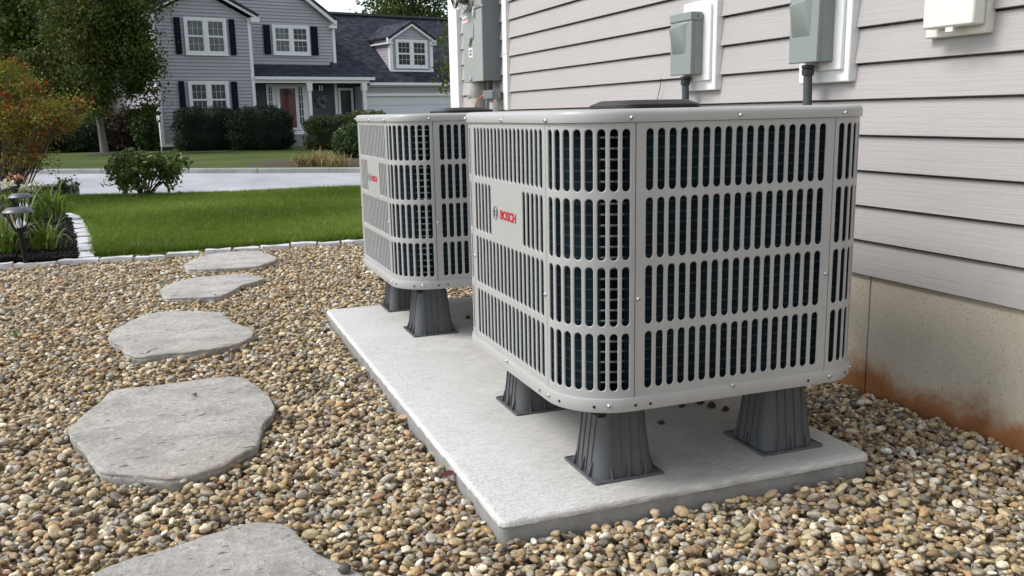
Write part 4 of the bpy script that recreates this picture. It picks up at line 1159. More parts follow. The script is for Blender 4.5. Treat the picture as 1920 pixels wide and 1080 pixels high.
def uvpart(name, quad, mat, root):
    """a roof sheet with uv in metres along the eave and up the slope; quad: eave-left, eave-right, ridge-right, ridge-left"""
    P = [Vector(p) for p in quad]; m_ = MB()
    nrm = (P[1]-P[0]).cross(P[3]-P[0]).normalized()
    if nrm.z < 0: nrm = -nrm
    m_.add(P+[p-nrm*.12 for p in P], [(0, 1, 2, 3), (7, 6, 5, 4), (0, 4, 5, 1), (1, 5, 6, 2), (2, 6, 7, 3), (3, 7, 4, 0)])
    o = part(name, m_, mat, root); u = (P[1]-P[0]).normalized(); v = nrm.cross(u)
    uvl = o.data.uv_layers.new(name='UVMap')
    for lp in o.data.loops:
        w = o.data.vertices[lp.vertex_index].co; uvl.data[lp.index].uv = (w.dot(u), w.dot(v))
    return o
def window(pxl, pyt, pxr, pyb, t, panes, shut=(), cols=3, rows=2, parent=None, deep=None):
    s0, zt = hp(pxl, pyt, t); s1, zb = hp(pxr, pyb, t)
    t0_ = t; t = t+.042; rt = parent or fh; f = MB(); w = .115; c = (s0+s1)/2
    for a, b_, za, zb_ in ((s0, s0+w, zb, zt), (s1-w, s1, zb, zt), (s0+w, s1-w, zt-w, zt), (s0+w, s1-w, zb, zb+w), (c-.085, c+.085, zb+w, zt-w)): hbox(a, b_, t+.0, t+.065, za, zb_, f)
    hbox(s0-.03, s1+.03, t+.001, t+.09, zb-.03, zb-.001, f)
    fo = part('window', f, M['far_white'], rt, org=HO)
    for k, (a, b_) in enumerate(((s0+w, c-.085), (c+.085, s1-w))):
        mid = (zb+zt)/2
        sa = MB(); bw = .035
        for za, zb_ in ((zb+w, mid), (mid, zt-w)):
            hbox(a, a+bw, t+.01, t+.045, za, zb_, sa); hbox(b_-bw, b_, t+.01, t+.045, za, zb_, sa)
            hbox(a+bw, b_-bw, t+.01, t+.048, za, za+bw, sa); hbox(a+bw, b_-bw, t+.01, t+.047, zb_-bw, zb_, sa)
            for i in range(1, cols): q = a+bw+(b_-a-2*bw)*i/cols; hbox(q-.005, q+.005, t+.026, t+.034, za+bw, zb_-bw, sa)
            for i in range(1, rows): q = za+bw+(zb_-za-2*bw)*i/rows; hbox(a+bw, b_-bw, t+.0255, t+.0345, q-.005, q+.005, sa)
            pm = hbox(a+.01, b_-.01, t+.012, t+.024, za+.01, zb_-.01)
            part('pane', pm, panes[k if len(panes) > 1 else 0], fo, org=HO)
        part('sash', sa, M['far_white'], fo, org=HO)
    for a, b_, c_, d in shut:
        q0, z1_ = hp(a, b_, t); q1, z0_ = hp(c_, d, t)
        so = part('shutter', hbox(q0, q1, t+.028, t+.07, z0_, z1_), M['shutter'], rt, org=HO)
        n = 2
        for i in range(n):
            zz0, zz1 = z0_+(z1_-z0_)*(i+.08)/n, z0_+(z1_-z0_)*(i+.92)/n
            part('shutter_panel', hbox(q0+.05, q1-.05, t+.0705, t+.08, zz0, zz1), M['shutter'], so, org=HO)
# left wing
sL, _ = hp(287.5, 100, 0); sR = 0.0
_, zE = hp(486, 27, .35); sEr, _ = hp(486.5, 29, .35)
ap_s, ap_z = hp(392.5, -33.5, .35)
ap_s = (sL+sR)/2
sl_ = (ap_z-zE)/(sEr-ap_s)
zw = zE-.16
siding_wall('front_wall', lambda z: sL if z < zw else sL+(z-zw)/sl_, lambda z: sR if z < zw else sR-(z-zw)/sl_, HOUSE_Z+.28, ap_z-.35, 0)
part('skirt_board', hbox(sL, sR, -.02, .04, HOUSE_Z+.16, HOUSE_Z+.30), M['far_white'], fh)
part('foundation', hbox(sL, sR, -.03, .02, HOUSE_Z-.4, HOUSE_Z+.158), plain('far_foundation', lin(.05, .055, .075), .9), fh)
part('wall_core', hprism([(sL+.01, HOUSE_Z-.3), (sR-.01, HOUSE_Z-.3), (sR-.01, zw), ((sL+sR)/2, zw+(sR-sL)/2*sl_-.1), (sL+.01, zw)], -9, -.03), M['far_siding'], fh)
for a, b_ in ((sL-.02, sL+.12), (sR-.12, sR+.02)): part('corner_board', hbox(a, b_, -.1, .05, HOUSE_Z+.16, zw+.02), M['far_white'], fh)
def gable_trim(sc_, half, zeave, slope, t, th=.24, depth=.12, over=.0):
    for sg in (-1, 1):
        e, zt_ = sc_+sg*half, zeave+half*slope
        P = [(e, zeave-.12), (sc_, zt_-.12+.0), (sc_, zt_-.12-th), (e-sg*th/slope*.0, zeave-.12-th)]
        part('rake_board', hprism(P, t-depth, t), M['far_white'], fh)
half = sEr-(sL+sR)/2; scn = (sL+sR)/2
gable_trim(scn, half, zE+.10, sl_, .32, .20)
for sg in (-1, 1):
    e = scn+sg*half
    P = [S(e, .34, zE), S(scn, .34, zE+half*sl_), S(scn, -9, zE+half*sl_), S(e, -9, zE)]
    uvpart('roof', [P[0], P[3], P[2], P[1]] if sg > 0 else [P[3], P[0], P[1], P[2]], M['shingle'], fh)
    part('eave_return', hbox(min(e, e-sg*.36), max(e, e-sg*.36), .02, .31, zE-.32, zE-.12), M['far_white'], fh)
part('soffit', hbox(scn-half, scn-half+.3, -9, .0, zE-.2, zE-.12), M['far_white'], fh)
part('soffit', hbox(scn+half-.3, scn+half, -9, .0, zE-.2, zE-.12), M['far_white'], fh)
window(341.8, 31.5, 426.8, 103.9, 0, [M['pane_curtain']], [(324, 32, 341.6, 101.5), (427.5, 36, 443.2, 103.5)])
window(350.6, 152, 431.5, 221, 0, [M['pane_mid']], [(333.5, 152, 350.3, 222), (432, 153, 448.5, 222)])
# main block, set back
TM = -1.5
sMR, _ = hp(628, 90, TM); _, zM = hp(631.5, 38, TM+.3); sMe, _ = hp(631.5, 38, TM+.3)
slM = .72; scM = sMe-5.2; zMw = zM-.18; zPorchTop = hp(560, 122.5, TM)[1]
siding_wall('upper_wall', lambda z: sR-1.0 if z < zMw+2.5 else sR, lambda z: sMR if z < zMw else sMR-(z-zMw)/slM, zPorchTop-.1, zMw+4.2*slM, TM)
part('wall_core', hprism([(sR-1, HOUSE_Z), (sMR-.01, HOUSE_Z), (sMR-.01, zMw), (scM, zMw+(sMR-scM)*slM-.1), (sR-1, zMw+(sMR-scM)*slM-.5)], TM-8, TM-.03), M['far_siding'], fh)
part('corner_board', hbox(sMR-.12, sMR+.02, TM-.1, TM+.05, zPorchTop-.05, zMw+.05), M['far_white'], fh)
e = sMe; zt_ = zM+5.2*slM
part('rake_board', hprism([(e, zM-.02), (scM, zt_-.02), (scM, zt_-.24), (e, zM-.24)], TM+.17, TM+.30), M['far_white'], fh)
part('eave_return', hbox(e-.34, e, TM+.02, TM+.29, zM-.36, zM-.235), M['far_white'], fh)
P = [S(e, TM+.32, zM+.08), S(e, TM-8, zM+.08), S(scM, TM-8, zt_+.08), S(scM, TM+.32, zt_+.08)]
uvpart('roof', P, M['shingle'], fh)
P = [S(2*scM-e, TM-8, zM+.08), S(2*scM-e, TM+.32, zM+.08), S(scM, TM+.32, zt_+.08), S(scM, TM-8, zt_+.08)]
uvpart('roof', P, M['shingle'], fh)
window(508, 46.3, 581, 103.9, TM, [M['pane_curtain'], M['pane_mid']], [(492, 46.6, 508, 102), (581.4, 49.4, 596.8, 103.9)])
# porch
pe0, pz = hp(486.6, 144, .05); pe1, _ = hp(700.7, 148, .05); ptop = zPorchTop
sPR = hp(628, 124, TM)[0]
P = [S(sR, .05, pz), S(pe1, .05, pz), S(sPR, TM, ptop+.02), S(sR, TM, ptop+.02)]
uvpart('porch_roof', P, M['shingle'], fh)
P = [S(pe1, .05, pz), S(pe1, TM-.3, pz), S(sPR+.01, TM-.2, ptop+.02), S(sPR, TM, ptop+.02)]
uvpart('porch_roof', P, M['shingle'], fh)
zf1 = hp(560, 149.5, .05)[1]
part('gutter', hbox(sR+.02, pe1+.02, .051, .16, zf1, pz+.01), M['far_white'], fh)
zf2 = hp(560, 155.5, .0)[1]
part('porch_beam', hbox(sR+.02, pe1-.2, -.12, .0, zf2, zf1), M['far_white'], fh)
part('porch_ceiling', hbox(sR+.02, pe1-.1, TM, -.121, zf2+.12, zf2+.16), M['far_white'], fh)
zfl = hp(566, 243, TM)[1]
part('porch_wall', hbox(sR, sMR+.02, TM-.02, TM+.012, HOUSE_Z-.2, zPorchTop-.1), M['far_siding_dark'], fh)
part('porch_floor', hbox(sR, pe1-.4, TM+.012, -.02, HOUSE_Z-.2, zfl-.02), plain('porch_floor', lin(.30, .31, .32), .8), fh)
part('porch_skirt', hbox(sR, pe1-.4, -.019, .02, zfl-.24, zfl-.02), M['far_white'], fh)
for a, b_ in ((576.4, 583.8), (679, 686.3)):
    q0, _ = hp(a, 180, -.1); q1, _ = hp(b_, 180, -.1)
    ps = MB(); hbox(q0+.02, q1-.02, -.15, -.02, zfl-.02, zf2, ps); part('porch_post', ps, M['far_white'], fh)
    part('post_capital', hbox(q0-.03, q1+.03, -.19, .012, zf2-.34, zf2-.001), M['far_white'], fh)
# front door with sidelights
d0, zt = hp(497.5, 157, TM); d1, _ = hp(575, 157, TM); zt -= .02
part('door_surround', hbox(d0, d1, TM+.012, TM+.06, zfl-.02, zt), M['far_white'], fh)
a0, az = hp(516.5, 160.5, TM); a1, _ = hp(556, 160, TM)
dr = MB(); w = .13
hbox(a0, a0+w, TM+.0605, TM+.10, zfl, az, dr); hbox(a1-w, a1, TM+.0605, TM+.10, zfl, az, dr); hbox(a0+w, a1-w, TM+.0605, TM+.10, az-w, az, dr); hbox(a0+w, a1-w, TM+.0605, TM+.10, zfl, zfl+.1, dr)
def storm_glass():
    g = Mat('storm_glass', .02); g.b.inputs['Transmission Weight'].default_value = 1.0; g.b.inputs['IOR'].default_value = 1.12; g.color(lin(.95, .95, .95)); return g.m
dro = part('storm_door', dr, M['far_white'], fh)
M['red_door'] = plain('dark_red_door', lin(.15, .008, .02), .25, 0, .1, 3)
di = MB(); hbox(a0+w, a1-w, TM+.061, TM+.066, zfl+.1, az-w, di)
part('inner_door', di, M['red_door'], fh)
zz = zfl+.1+(az-w-zfl-.1)*.80
for q in (.08, .55):
    x0 = a0+w+(a1-a0-2*w)*q; x1 = x0+(a1-a0-2*w)*.37
    part('door_light', hbox(x0, x1, TM+.0662, TM+.072, zz+.05, az-w-.1), M['pane_mid'], fh)
part('door_glass', hbox(a0+w, a1-w, TM+.078, TM+.082, zfl+.1, az-w), storm_glass(), fh)
part('door_handle', hbox(a0+.03, a0+.07, TM+.1005, TM+.14, zfl+.95, zfl+1.15), M['screw'], dro)
for p0, p1, in ((557.8, 569.6), (502, 513)):
    s0, z1 = hp(p0, 163, TM); s1, z0 = hp(p1, 232, TM)
    so = part('sidelight', hbox(s0, s1, TM+.0605, TM+.066, z0, z1), M['pane_mid'], fh)
    for i in range(1, 5): q = z0+(z1-z0)*i/5; part('muntin', hbox(s0, s1, TM+.0662, TM+.075, q-.012, q+.012), M['far_white'], so)
    q = (s0+s1)/2; part('muntin', hbox(q-.012, q+.012, TM+.0757, TM+.078, z0, z1), M['far_white'], so)
# second porch door
b0, bz = hp(632.5, 165, TM); b1_, _ = hp(660.5, 165, TM)
f = MB(); w = .11
hbox(b0, b0+w, TM+.012, TM+.06, zfl, bz, f); hbox(b1_-w, b1_, TM+.012, TM+.06, zfl, bz, f); hbox(b0+w, b1_-w, TM+.012, TM+.06, bz-w, bz, f)
o2 = part('back_door', hbox(b0+w, b1_-w, TM+.0125, TM+.035, zfl, bz-w), plain('dark_door', lin(.02, .02, .024), .4), fh)
part('door_frame', f, M['far_white'], fh)
for i in range(3):
    for j in range(3):
        W_ = (b1_-b0-2*w-.3)/3; x0 = b0+w+.15+W_*i; z0 = zfl+1.0+.3*j
        part('pane', hbox(x0+.015, x0+W_-.015, TM+.0352, TM+.042, z0+.02, z0+.28), M['pane_mid'], o2)
t0, _ = hp(626.6, 180, TM); t1, _ = hp(631.5, 180, TM); part('corner_board', hbox(t0, t1, TM+.0125, TM+.075, zfl, zf2+.1), M['far_white'], fh)
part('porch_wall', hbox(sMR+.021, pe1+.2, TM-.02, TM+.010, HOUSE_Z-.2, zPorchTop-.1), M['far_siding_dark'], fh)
# garage wing
TG = -.55
ge0, gz = hp(690, 152.3, TG+.3); ge1 = ge0+9.5; _, gz1 = hp(766, 155.2, TG+.3)
dd = ray(720, 31.3); best = None
pitchG = .78
lo, hi = -20.0, TG
for _ in range(60):
    mid = (lo+hi)/2; zr = hp(720, 31.3, mid)[1]; zroof = gz1+pitchG*(TG+.3-mid)
    if zr > zroof: lo = mid
    else: hi = mid
    if False: break
def roofz(t): return gz1+pitchG*(TG+.3-t)
tr_ = None
for q in np.linspace(TG, -14, 400):
    if hp(720, 31.3, q)[1] <= roofz(q): tr_ = q; break
tr_ = tr_ if tr_ is not None else -5.5
P = [S(sMR-.3, TG+.3, gz1), S(ge1, TG+.3, gz1), S(ge1, tr_, roofz(tr_)), S(sMR-.3, tr_, roofz(tr_))]
uvpart('garage_roof', P, M['shingle'], fh)
P = [S(ge1, 2*tr_-TG-.3, gz1), S(sMR-.3, 2*tr_-TG-.3, gz1), S(sMR-.3, tr_, roofz(tr_)), S(ge1, tr_, roofz(tr_))]
uvpart('garage_roof', P, M['shingle'], fh)
part('ridge_cap', MB().prism([S(sMR+.05, tr_-.16, roofz(tr_)-.03), S(sMR+.05, tr_+.16, roofz(tr_)-.03), S(sMR+.05, tr_, roofz(tr_)+.10)], HA*(ge1-sMR-.1)), M['dark'], fh)
part('gutter', hbox(pe1-.1, ge1, TG+.301, TG+.40, gz1-.12, gz1+.005), M['far_white'], fh)
zs0 = hp(766, 163, TG)[1]; zs1 = hp(766, 175, TG)[1]; zs2 = hp(766, 180, TG)[1]
part('frieze_board', hbox(pe1-.2, ge1, TG, TG+.1, zs0, gz1-.121), M['far_white'], fh)
sg0 = hp(686.5, 190, TG)[0]
siding_wall('garage_wall', lambda z: pe1-.2, lambda z: ge1, zs1, zs0, TG, .142, M['far_siding'])
part('door_head_trim', hbox(sg0, ge1-.5, TG-.05, TG+.075, zs2, zs1), M['far_white'], fh)
part('corner_board', hbox(sg0-.16, sg0+.02, TG-.05, TG+.05, HOUSE_Z-.1, zs2-.002), M['far_white'], fh)
gd = None
nrow = 5; H_ = (zs2-.005-HOUSE_Z)/nrow
M['garage_door'] = plain('garage_door_white', lin(.66, .67, .70), .5, 0, .03)
for r_ in range(nrow):
    z0 = HOUSE_Z+H_*r_
    go_ = part('garage_door_panel', hbox(sg0+.025, sg0+5.0, TG-.12, TG-.06, z0+.006, z0+H_-.006), M['garage_door'], fh)
part('wall_core', hbox(sMR, ge1-.1, 2*tr_-TG, TM-.03, HOUSE_Z-.2, gz1-.13), M['far_siding'], fh)
part('wall_core', hbox(sg0-.1, ge1-.1, TM-.029, TG-.125, HOUSE_Z-.2, gz1-.13), M['far_siding'], fh)
# dormer
td = None
for q in np.linspace(TG+.3, -12, 600):
    if hp(770, 133, q)[1] <= roofz(q): td = q; break
dl, dzt = hp(729.5, 71, td); drr, _ = hp(808.8, 72.5, td); _, dzb = hp(770, 133, td); apx, apz = hp(768.3, 38.4, td+.2)
el, ez = hp(727, 69, td+.2); er2, _ = hp(813.5, 73, td+.2); _, ez = hp(770, 71, td+.2)
dc = (dl+drr)/2; hw_ = max(er2-dc, dc-el); slD = (apz-ez)/hw_
siding_wall('dormer_wall', lambda z: dl if z < dzt else dl+(z-dzt)/slD, lambda z: drr if z < dzt else drr-(z-dzt)/slD, dzb-.05, dzt+(drr-dl)/2*slD-.05, td, .142)
tb_ = td-(dzt+(drr-dl)/2*slD-dzb)/pitchG
part('dormer_core', hprism([(dl+.01, dzb-.1), (drr-.01, dzb-.1), (drr-.01, dzt), (dc, dzt+(drr-dl)/2*slD-.06), (dl+.01, dzt)], td-3.2, td-.02), M['far_siding'], fh)
ck = MB()
for i in range(12):
    z0 = dzb+.142*i; z1 = z0+.142
    if z1 > dzt: break
    t0_ = td-(z0-dzb)/pitchG
    ck.add([S(dl-.02, td, z0), S(dl-.02, t0_-.2, z0), S(dl, t0_-.2-.142/pitchG, z1), S(dl, td, z1)], [(0, 3, 2, 1)])
part('dormer_cheek', ck, M['far_siding'], fh)
for a, b_ in ((dl-.03, dl+.14), (drr-.14, drr+.03)): part('corner_board', hbox(a, b_, td-.1, td+.05, dzb-.05, dzt+.06), M['far_white'], fh)
part('sill_board', hbox(dl+.141, drr-.141, td+.001, td+.06, dzb-.04, dzb+.05), M['far_white'], fh)
for sg in (-1, 1):
    e = dc+sg*hw_
    part('rake_board', hprism([(e, ez-.02), (dc, apz-.02), (dc, apz-.24), (e, ez-.24)], td+.05, td+.19), M['far_white'], fh)
    part('eave_return', hbox(min(e, e-sg*.3), max(e, e-sg*.3), td-1.6, td+.18, ez-.30, ez-.242), M['far_white'], fh)
    P = [S(e, td+.2, ez), S(e, td-4.2, ez), S(dc, td-4.2, apz), S(dc, td+.2, apz)]
    uvpart('dormer_roof', P if sg > 0 else [P[1], P[0], P[3], P[2]], M['shingle'], fh)
window(739.5, 73.5, 801, 128, td, [M['pane_dark']])
# steps, walk, wreath, lanterns
for k, (ya, yb, tt) in enumerate(((252, 260, .35), (261.5, 271, .70))):
    s0, z1 = hp(555, ya, tt); s1, z0 = hp(584, yb, tt)
    part('door_step', hbox(s0-.5, s1, .021 if k == 0 else .351, tt, HOUSE_Z-.3, z1), plain('step_concrete', lin(.23, .23, .22), .85, 0, .15, 5), fh)
def far_z(P):
    t = (P-KC).dot(KN)-.13; return -.135-.305*min(1, t/17.0)+.0
wkp = [hp(556, 272, .8), hp(600, 276, 1.6)]
b = MB(); wq_ = []
def ground_hit(px, py):
    z = -.3
    for _ in range(8):
        P = on_z(px, py, z); z = far_z(P)
    return P
gA, gB = S(hp(556, 272, .7)[0], .7, HOUSE_Z+.035), S(hp(583, 272, .7)[0], .7, HOUSE_Z+.035)
g1, g2 = ground_hit(660, 275.5), ground_hit(660, 278.5)
g1.z += .035; g2.z += .035
b.prism([gA, gB, g1, g2, S(hp(556, 272, .7)[0], 1.6, HOUSE_Z+.035)], (0, 0, -.2)); structure('walkway', b, plain('walk_concrete', lin(.33, .32, .29), .85, 0, .12, 4))
ws, wz = hp(602, 191, TM)
wr = thing('wreath', S(ws, TM+.05, wz), 'pale leafy wreath on the dark porch wall between the two doors', 'wreath')
n = 420; th = RNG.uniform(0, 6.283, n); rr = RNG.normal(.20, .045, n); tt = RNG.normal(.06, .025, n)
Pp = np.array([tuple(S(ws+r_*math.cos(a), TM+.05+q, wz+r_*math.sin(a))) for a, r_, q in zip(th, rr, tt)])-np.array(tuple(wr.location))
link('leaf_cluster', quads_mesh('leaf_cluster', leaf_quads(Pp, .085, .5), leafmat('wreath_leaf', [(0, (.20, .21, .20)), (1, (.62, .63, .62))], .2), RNG.random(n)), wr)
rg = MB().tube([S(ws+.2*math.cos(a), TM+.06, wz+.2*math.sin(a)) for a in np.linspace(0, 6.283, 21)], .03, 6); part('ring', rg, plain('twig_brown', lin(.06, .04, .03), .9), wr)
for px, py, lab in ((598.5, 164, 'small wall lantern above the wreath on the porch'), (672.5, 182, 'small wall lantern right of the second porch door')):
    s_, z_ = hp(px, py, TM); l_ = thing('wall_lantern', S(s_, TM+.05, z_), lab, 'lantern', 'porch lanterns')
    part('frame', hbox(s_-.02, s_+.02, TM+.012, TM+.10, z_+.08, z_+.17), M['dark'], l_, org=l_.location)
    fr_ = MB()
    for a in (-.075, .055): 
        for c in (.05, .16): hbox(s_+a, s_+a+.02, TM+c, TM+c+.02, z_-.14, z_+.10, fr_)
    part('cage', fr_, M['screw'], l_, org=l_.location)
    part('lamp_glass', hbox(s_-.05, s_+.05, TM+.07, TM+.16, z_-.13, z_+.09), M['pane_mid'], l_, org=l_.location)
    part('lantern_roof', MB().prism([S(s_-.10, TM+.03, z_+.101), S(s_+.10, TM+.03, z_+.101), S(s_, TM+.03, z_+.2)], HN*.17), M['dark'], l_, org=l_.location)

# ------------------------------------------------------------------ trees, hedges and shrubs
M['bark'] = None
def mat_bark(name, a, b_):
    m = Mat(name, .9, 0, .2); n = m.noise(6, 6, .7, m.coord((3, 3, .6))); m.color(m.ramp(n, [(.3, a), (.7, b_)])); m.bump(n, .8, .03); return m.m
M['bark'] = mat_bark('bark_grey', (.10, .095, .085), (.22, .21, .19)); M['bark_dark'] = mat_bark('bark_dark', (.035, .03, .025), (.09, .08, .065))
M['leaf_tree'] = leafmat('tree_leaf', [(0, (.019, .033, .009)), (.45, (.052, .072, .017)), (.8, (.10, .12, .030)), (1, (.16, .165, .048))], .3)
M['leaf_wood'] = leafmat('wood_leaf', [(0, (.014, .028, .008)), (.5, (.040, .068, .016)), (.85, (.09, .135, .034)), (1, (.16, .20, .055))], .3)
M['leaf_bright'] = leafmat('bright_leaf', [(0, (.03, .055, .012)), (.5, (.07, .105, .022)), (1, (.15, .18, .045))], .4)
M['leaf_yew'] = leafmat('yew_leaf', [(0, (.007, .014, .006)), (.6, (.015, .030, .012)), (1, (.038, .060, .022))], .15)
M['leaf_box'] = leafmat('box_leaf', [(0, (.022, .036, .009)), (.5, (.050, .070, .018)), (.85, (.095, .115, .03)), (1, (.16, .17, .05))], .25)
M['leaf_burn'] = leafmat('autumn_leaf', [(0, (.075, .105, .018)), (.28, (.16, .185, .032)), (.46, (.26, .235, .045)), (.62, (.25, .145, .05)), (.76, (.12, .050, .030)), (.88, (.21, .045, .025)), (1, (.28, .07, .032))], .35)
M['leaf_rhodo'] = leafmat('shrub_leaf', [(0, (.018, .038, .010)), (.5, (.055, .095, .022)), (.85, (.13, .17, .045)), (1, (.22, .24, .10))], .2, .3)
M['leaf_brown'] = leafmat('brown_leaf', [(0, (.03, .018, .012)), (.5, (.07, .035, .022)), (1, (.06, .06, .02))], .3)
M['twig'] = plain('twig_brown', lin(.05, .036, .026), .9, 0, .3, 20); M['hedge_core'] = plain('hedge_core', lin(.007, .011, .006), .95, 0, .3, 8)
M['twig_pale'] = plain('twig_pale', lin(.13, .105, .075), .9, 0, .3, 20)
def clumped(n, c, rad, nclump, csize, shell=.55, flat=.8, seed=0, lowcut=-1.0, topbias=0):
    """points gathered in clumps spread through an ellipsoid"""
    d = rand_unit(nclump); r = (shell+(1-shell)*RNG.random(nclump)**.7)
    C_ = d*r[:, None]*(1+.16*np.sin(3*d[:, :1]*2+seed)+.12*np.sin(5*d[:, 2:3]+seed*2))
    C_ = C_[C_[:, 2] > lowcut]
    k = RNG.integers(0, len(C_), n); sz = csize*(.55+.9*RNG.random(len(C_)))[k]
    off = RNG.normal(size=(n, 3))*sz[:, None]*np.array([1, 1, flat])
    tone = np.clip(.30+.5*RNG.random(len(C_))[k]*.6+RNG.random(n)*.35, 0, 1)
    P = C_[k]*np.array(rad)+off
    return P+np.array(c), tone, C_*np.array(rad)+np.array(c), C_[k]
def leafy(name, root, P, tone, size, mat, aspect=.6, nrm=None, label=None):
    o = link(name, quads_mesh(name, leaf_quads(P-np.array(tuple(root.location)), size, aspect, .3, nrm), mat, tone), root)
    if label: o['label'] = label
    return o
def limbs(root, base, top, r0, tips, mat, n=9, name='trunk', seed=1, low=.35):
    """tapered trunk with limbs reaching into the crown"""
    rr = random.Random(seed); b = Vector(base); t = Vector(top); m_ = MB()
    P = [b+Vector((0, 0, -.15))]
    for i in range(8):
        u = i/7; p = b.lerp(t, u); w = .06*(t-b).length*.2*u
        P.append(p+Vector((rr.uniform(-1, 1), rr.uniform(-1, 1), 0))*w)
    m_.tube(P, [r0*1.5]+[r0*(1.15 if i == 0 else 1)*(1-.82*i/7) for i in range(8)], 10)
    for k in range(min(n, len(tips))):
        tp = Vector(tips[k]); u = min(.95, max(low, (tp.z-b.z)/(t.z-b.z)*.75)); s = b.lerp(t, u)
        mid = s.lerp(tp, .5)+Vector((0, 0, (tp-s).length*.06))
        ra = r0*(1-.8*u)*.62
        m_.tube([s, s.lerp(mid, .5), mid, mid.lerp(tp, .5)+Vector((0, 0, .03)), tp], [ra, ra*.8, ra*.6, ra*.38, ra*.12], 6)
    return part(name, m_, mat, root, 60)
def tree(base, h, cz, rad, n, leaf, mat, label, r0=.14, nclump=90, csize=.5, seed=1, group=None, bark='bark_dark', lowcut=-1, shell=.5, name='tree', cat='tree', nl=10):
    root = thing(name, base, label, cat, group); c = (base[0], base[1], base[2]+cz)
    P, tn, C_, _ = clumped(n, c, rad, nclump, csize, shell, .75, seed, lowcut)
    leafy('crown', root, P, tn, leaf, M[mat])
    limbs(root, base, (base[0]+.1, base[1], base[2]+cz+rad[2]*.55), r0, [C_[i] for i in range(0, len(C_), max(1, len(C_)//nl))], M[bark], nl, seed=seed)
    return root
# lawn tree in front of the far house
tb0 = ground_hit(197, 288.5)
tr = thing('lawn_tree', tb0, 'dense green tree with straight grey trunk on the far lawn', 'tree')
c0 = at_d(178, 40, 31.0)
P1, t1, C1, _ = clumped(38000, (c0.x, c0.y, c0.z), (1.86, 2.2, 3.7), 250, .31, .35, .7, 3, -.86)
P2, t2, C2_, _ = clumped(11000, tuple(at_d(252, 120, 31.0)), (.60, .8, 1.9), 60, .20, .2, .7, 5)
P3, t3, C3_, _ = clumped(5000, tuple(at_d(100, 130, 31.0)), (1.2, 1.0, 1.2), 26, .26, .2, .7, 6)
leafy('crown', tr, np.r_[P1, P2, P3], np.r_[t1, t2*.8, t3], .118, M['leaf_tree'])
limbs(tr, tb0, tb0+Vector((-.25, 0, 5.2)), .135, [C1[i] for i in range(0, len(C1), 12)]+[C2_[3], C2_[9]], M['bark'], 14, seed=4, low=.42)
mr = ground_hit(205, 290); mk = MB().lathe([(.75, .0), (.6, .05), (.1, .07)], (tb0.x, tb0.y, tb0.z-.01), 20)
part('mulch_ring', mk, plain('brown_mulch', lin(.06, .04, .028), .95, 0, .4, 12), tr, 60)
# wood behind
W0 = [(-70, 46, 'tall dark wood tree at the far left edge behind the autumn shrub', 9.5, 3.6, 'leaf_wood', 4.6), (40, 43, 'pale green leafy tree behind the autumn shrub at left', 8.2, 2.9, 'leaf_bright', 4.4), (120, 52, 'dark wood tree left of the lawn tree', 12, 4.2, 'leaf_wood', 5.6),
      (215, 50, 'dark wood tree directly behind the lawn tree', 11, 3.8, 'leaf_wood', 5.0), (285, 48, 'dark wood tree beside the corner of the far house', 8.5, 2.4, 'leaf_wood', 3.6), (-20, 60, 'tallest dark tree at the back of the wood', 15, 5.5, 'leaf_wood', 7.0),
      (165, 44, 'dark wood tree left of the lawn tree crown, in front of the others', 9, 3.4, 'leaf_wood', 4.6), (250, 56, 'dark wood tree filling the gap between lawn tree and far house', 13, 4.4, 'leaf_wood', 6.0), (15, 50, 'dark wood tree between the two trees at the far left', 12, 4.2, 'leaf_wood', 5.6)]
for i, (px, D, lab, h, r_, mt_, cz) in enumerate(W0):
    q = at_d(px, 270, D); base = (q.x, q.y, -.5)
    tree(base, h, cz, (r_, r_, h*.52), 15000, .25, mt_, lab, .2, 170, r_*.15, 20+i, 'wood behind the far lawn', 'bark_dark', -.98, .45, 'wood_tree')
def hedge(px, pyb, D, rad, n, leaf, mat, label, name='hedge', cat='hedge', group=None, seed=1, box=.0, tone_top=0, z=None, noise_=.09):
    q = at_d(px, pyb, D); base = Vector((q.x, q.y, far_z(q) if z is None else z))
    root = thing(name, base, label, cat, group)
    d = rand_unit(n); d = d[d[:, 2] > -.75]; n = len(d)
    pw = 2.0/(1+box*1.3); e = np.sign(d)*np.abs(d)**(pw/2); e /= np.maximum(1e-6, (np.abs(e)**(2+box*4)).sum(1, keepdims=True)**(1/(2+box*4)))
    lump = np.array([mnoise.noise(Vector((v[0]*3.2+seed*5, v[1]*3.2, v[2]*3.2)))+.6*mnoise.noise(Vector((v[0]*8+seed, v[1]*8, v[2]*8))) for v in e])
    r = 1+noise_*lump*1.6-RNG.random(n)**2*.16
    P = e*r[:, None]*np.array(rad); P[:, 2] += rad[2]*.75
    P += np.array(tuple(base)); tn = np.clip(.35+.28*lump+RNG.normal(0, .17, n)+tone_top*np.clip(e[:, 2], 0, 1), 0, 1)
    leafy('foliage', root, P, tn, leaf, M[mat], .55, e)
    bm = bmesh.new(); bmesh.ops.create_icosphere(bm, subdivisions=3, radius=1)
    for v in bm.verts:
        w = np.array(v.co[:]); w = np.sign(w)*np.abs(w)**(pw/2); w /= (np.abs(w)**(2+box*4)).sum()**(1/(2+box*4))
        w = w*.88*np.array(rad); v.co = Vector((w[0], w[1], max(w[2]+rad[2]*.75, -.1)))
    me = bpy.data.meshes.new('dark_core_mesh'); bm.to_mesh(me); bm.free(); me.materials.append(M['hedge_core']); link('dark_core', me, root)  # added solid core against see-through; its near-black green stands for inner shade
    return root
hedge(392, 279, 36.0, (1.28, .95, .98), 15000, .07, 'leaf_yew', 'dark clipped yew mound under the lower left windows of the far house', seed=1, box=.35, group='dark yew mounds before the far house')
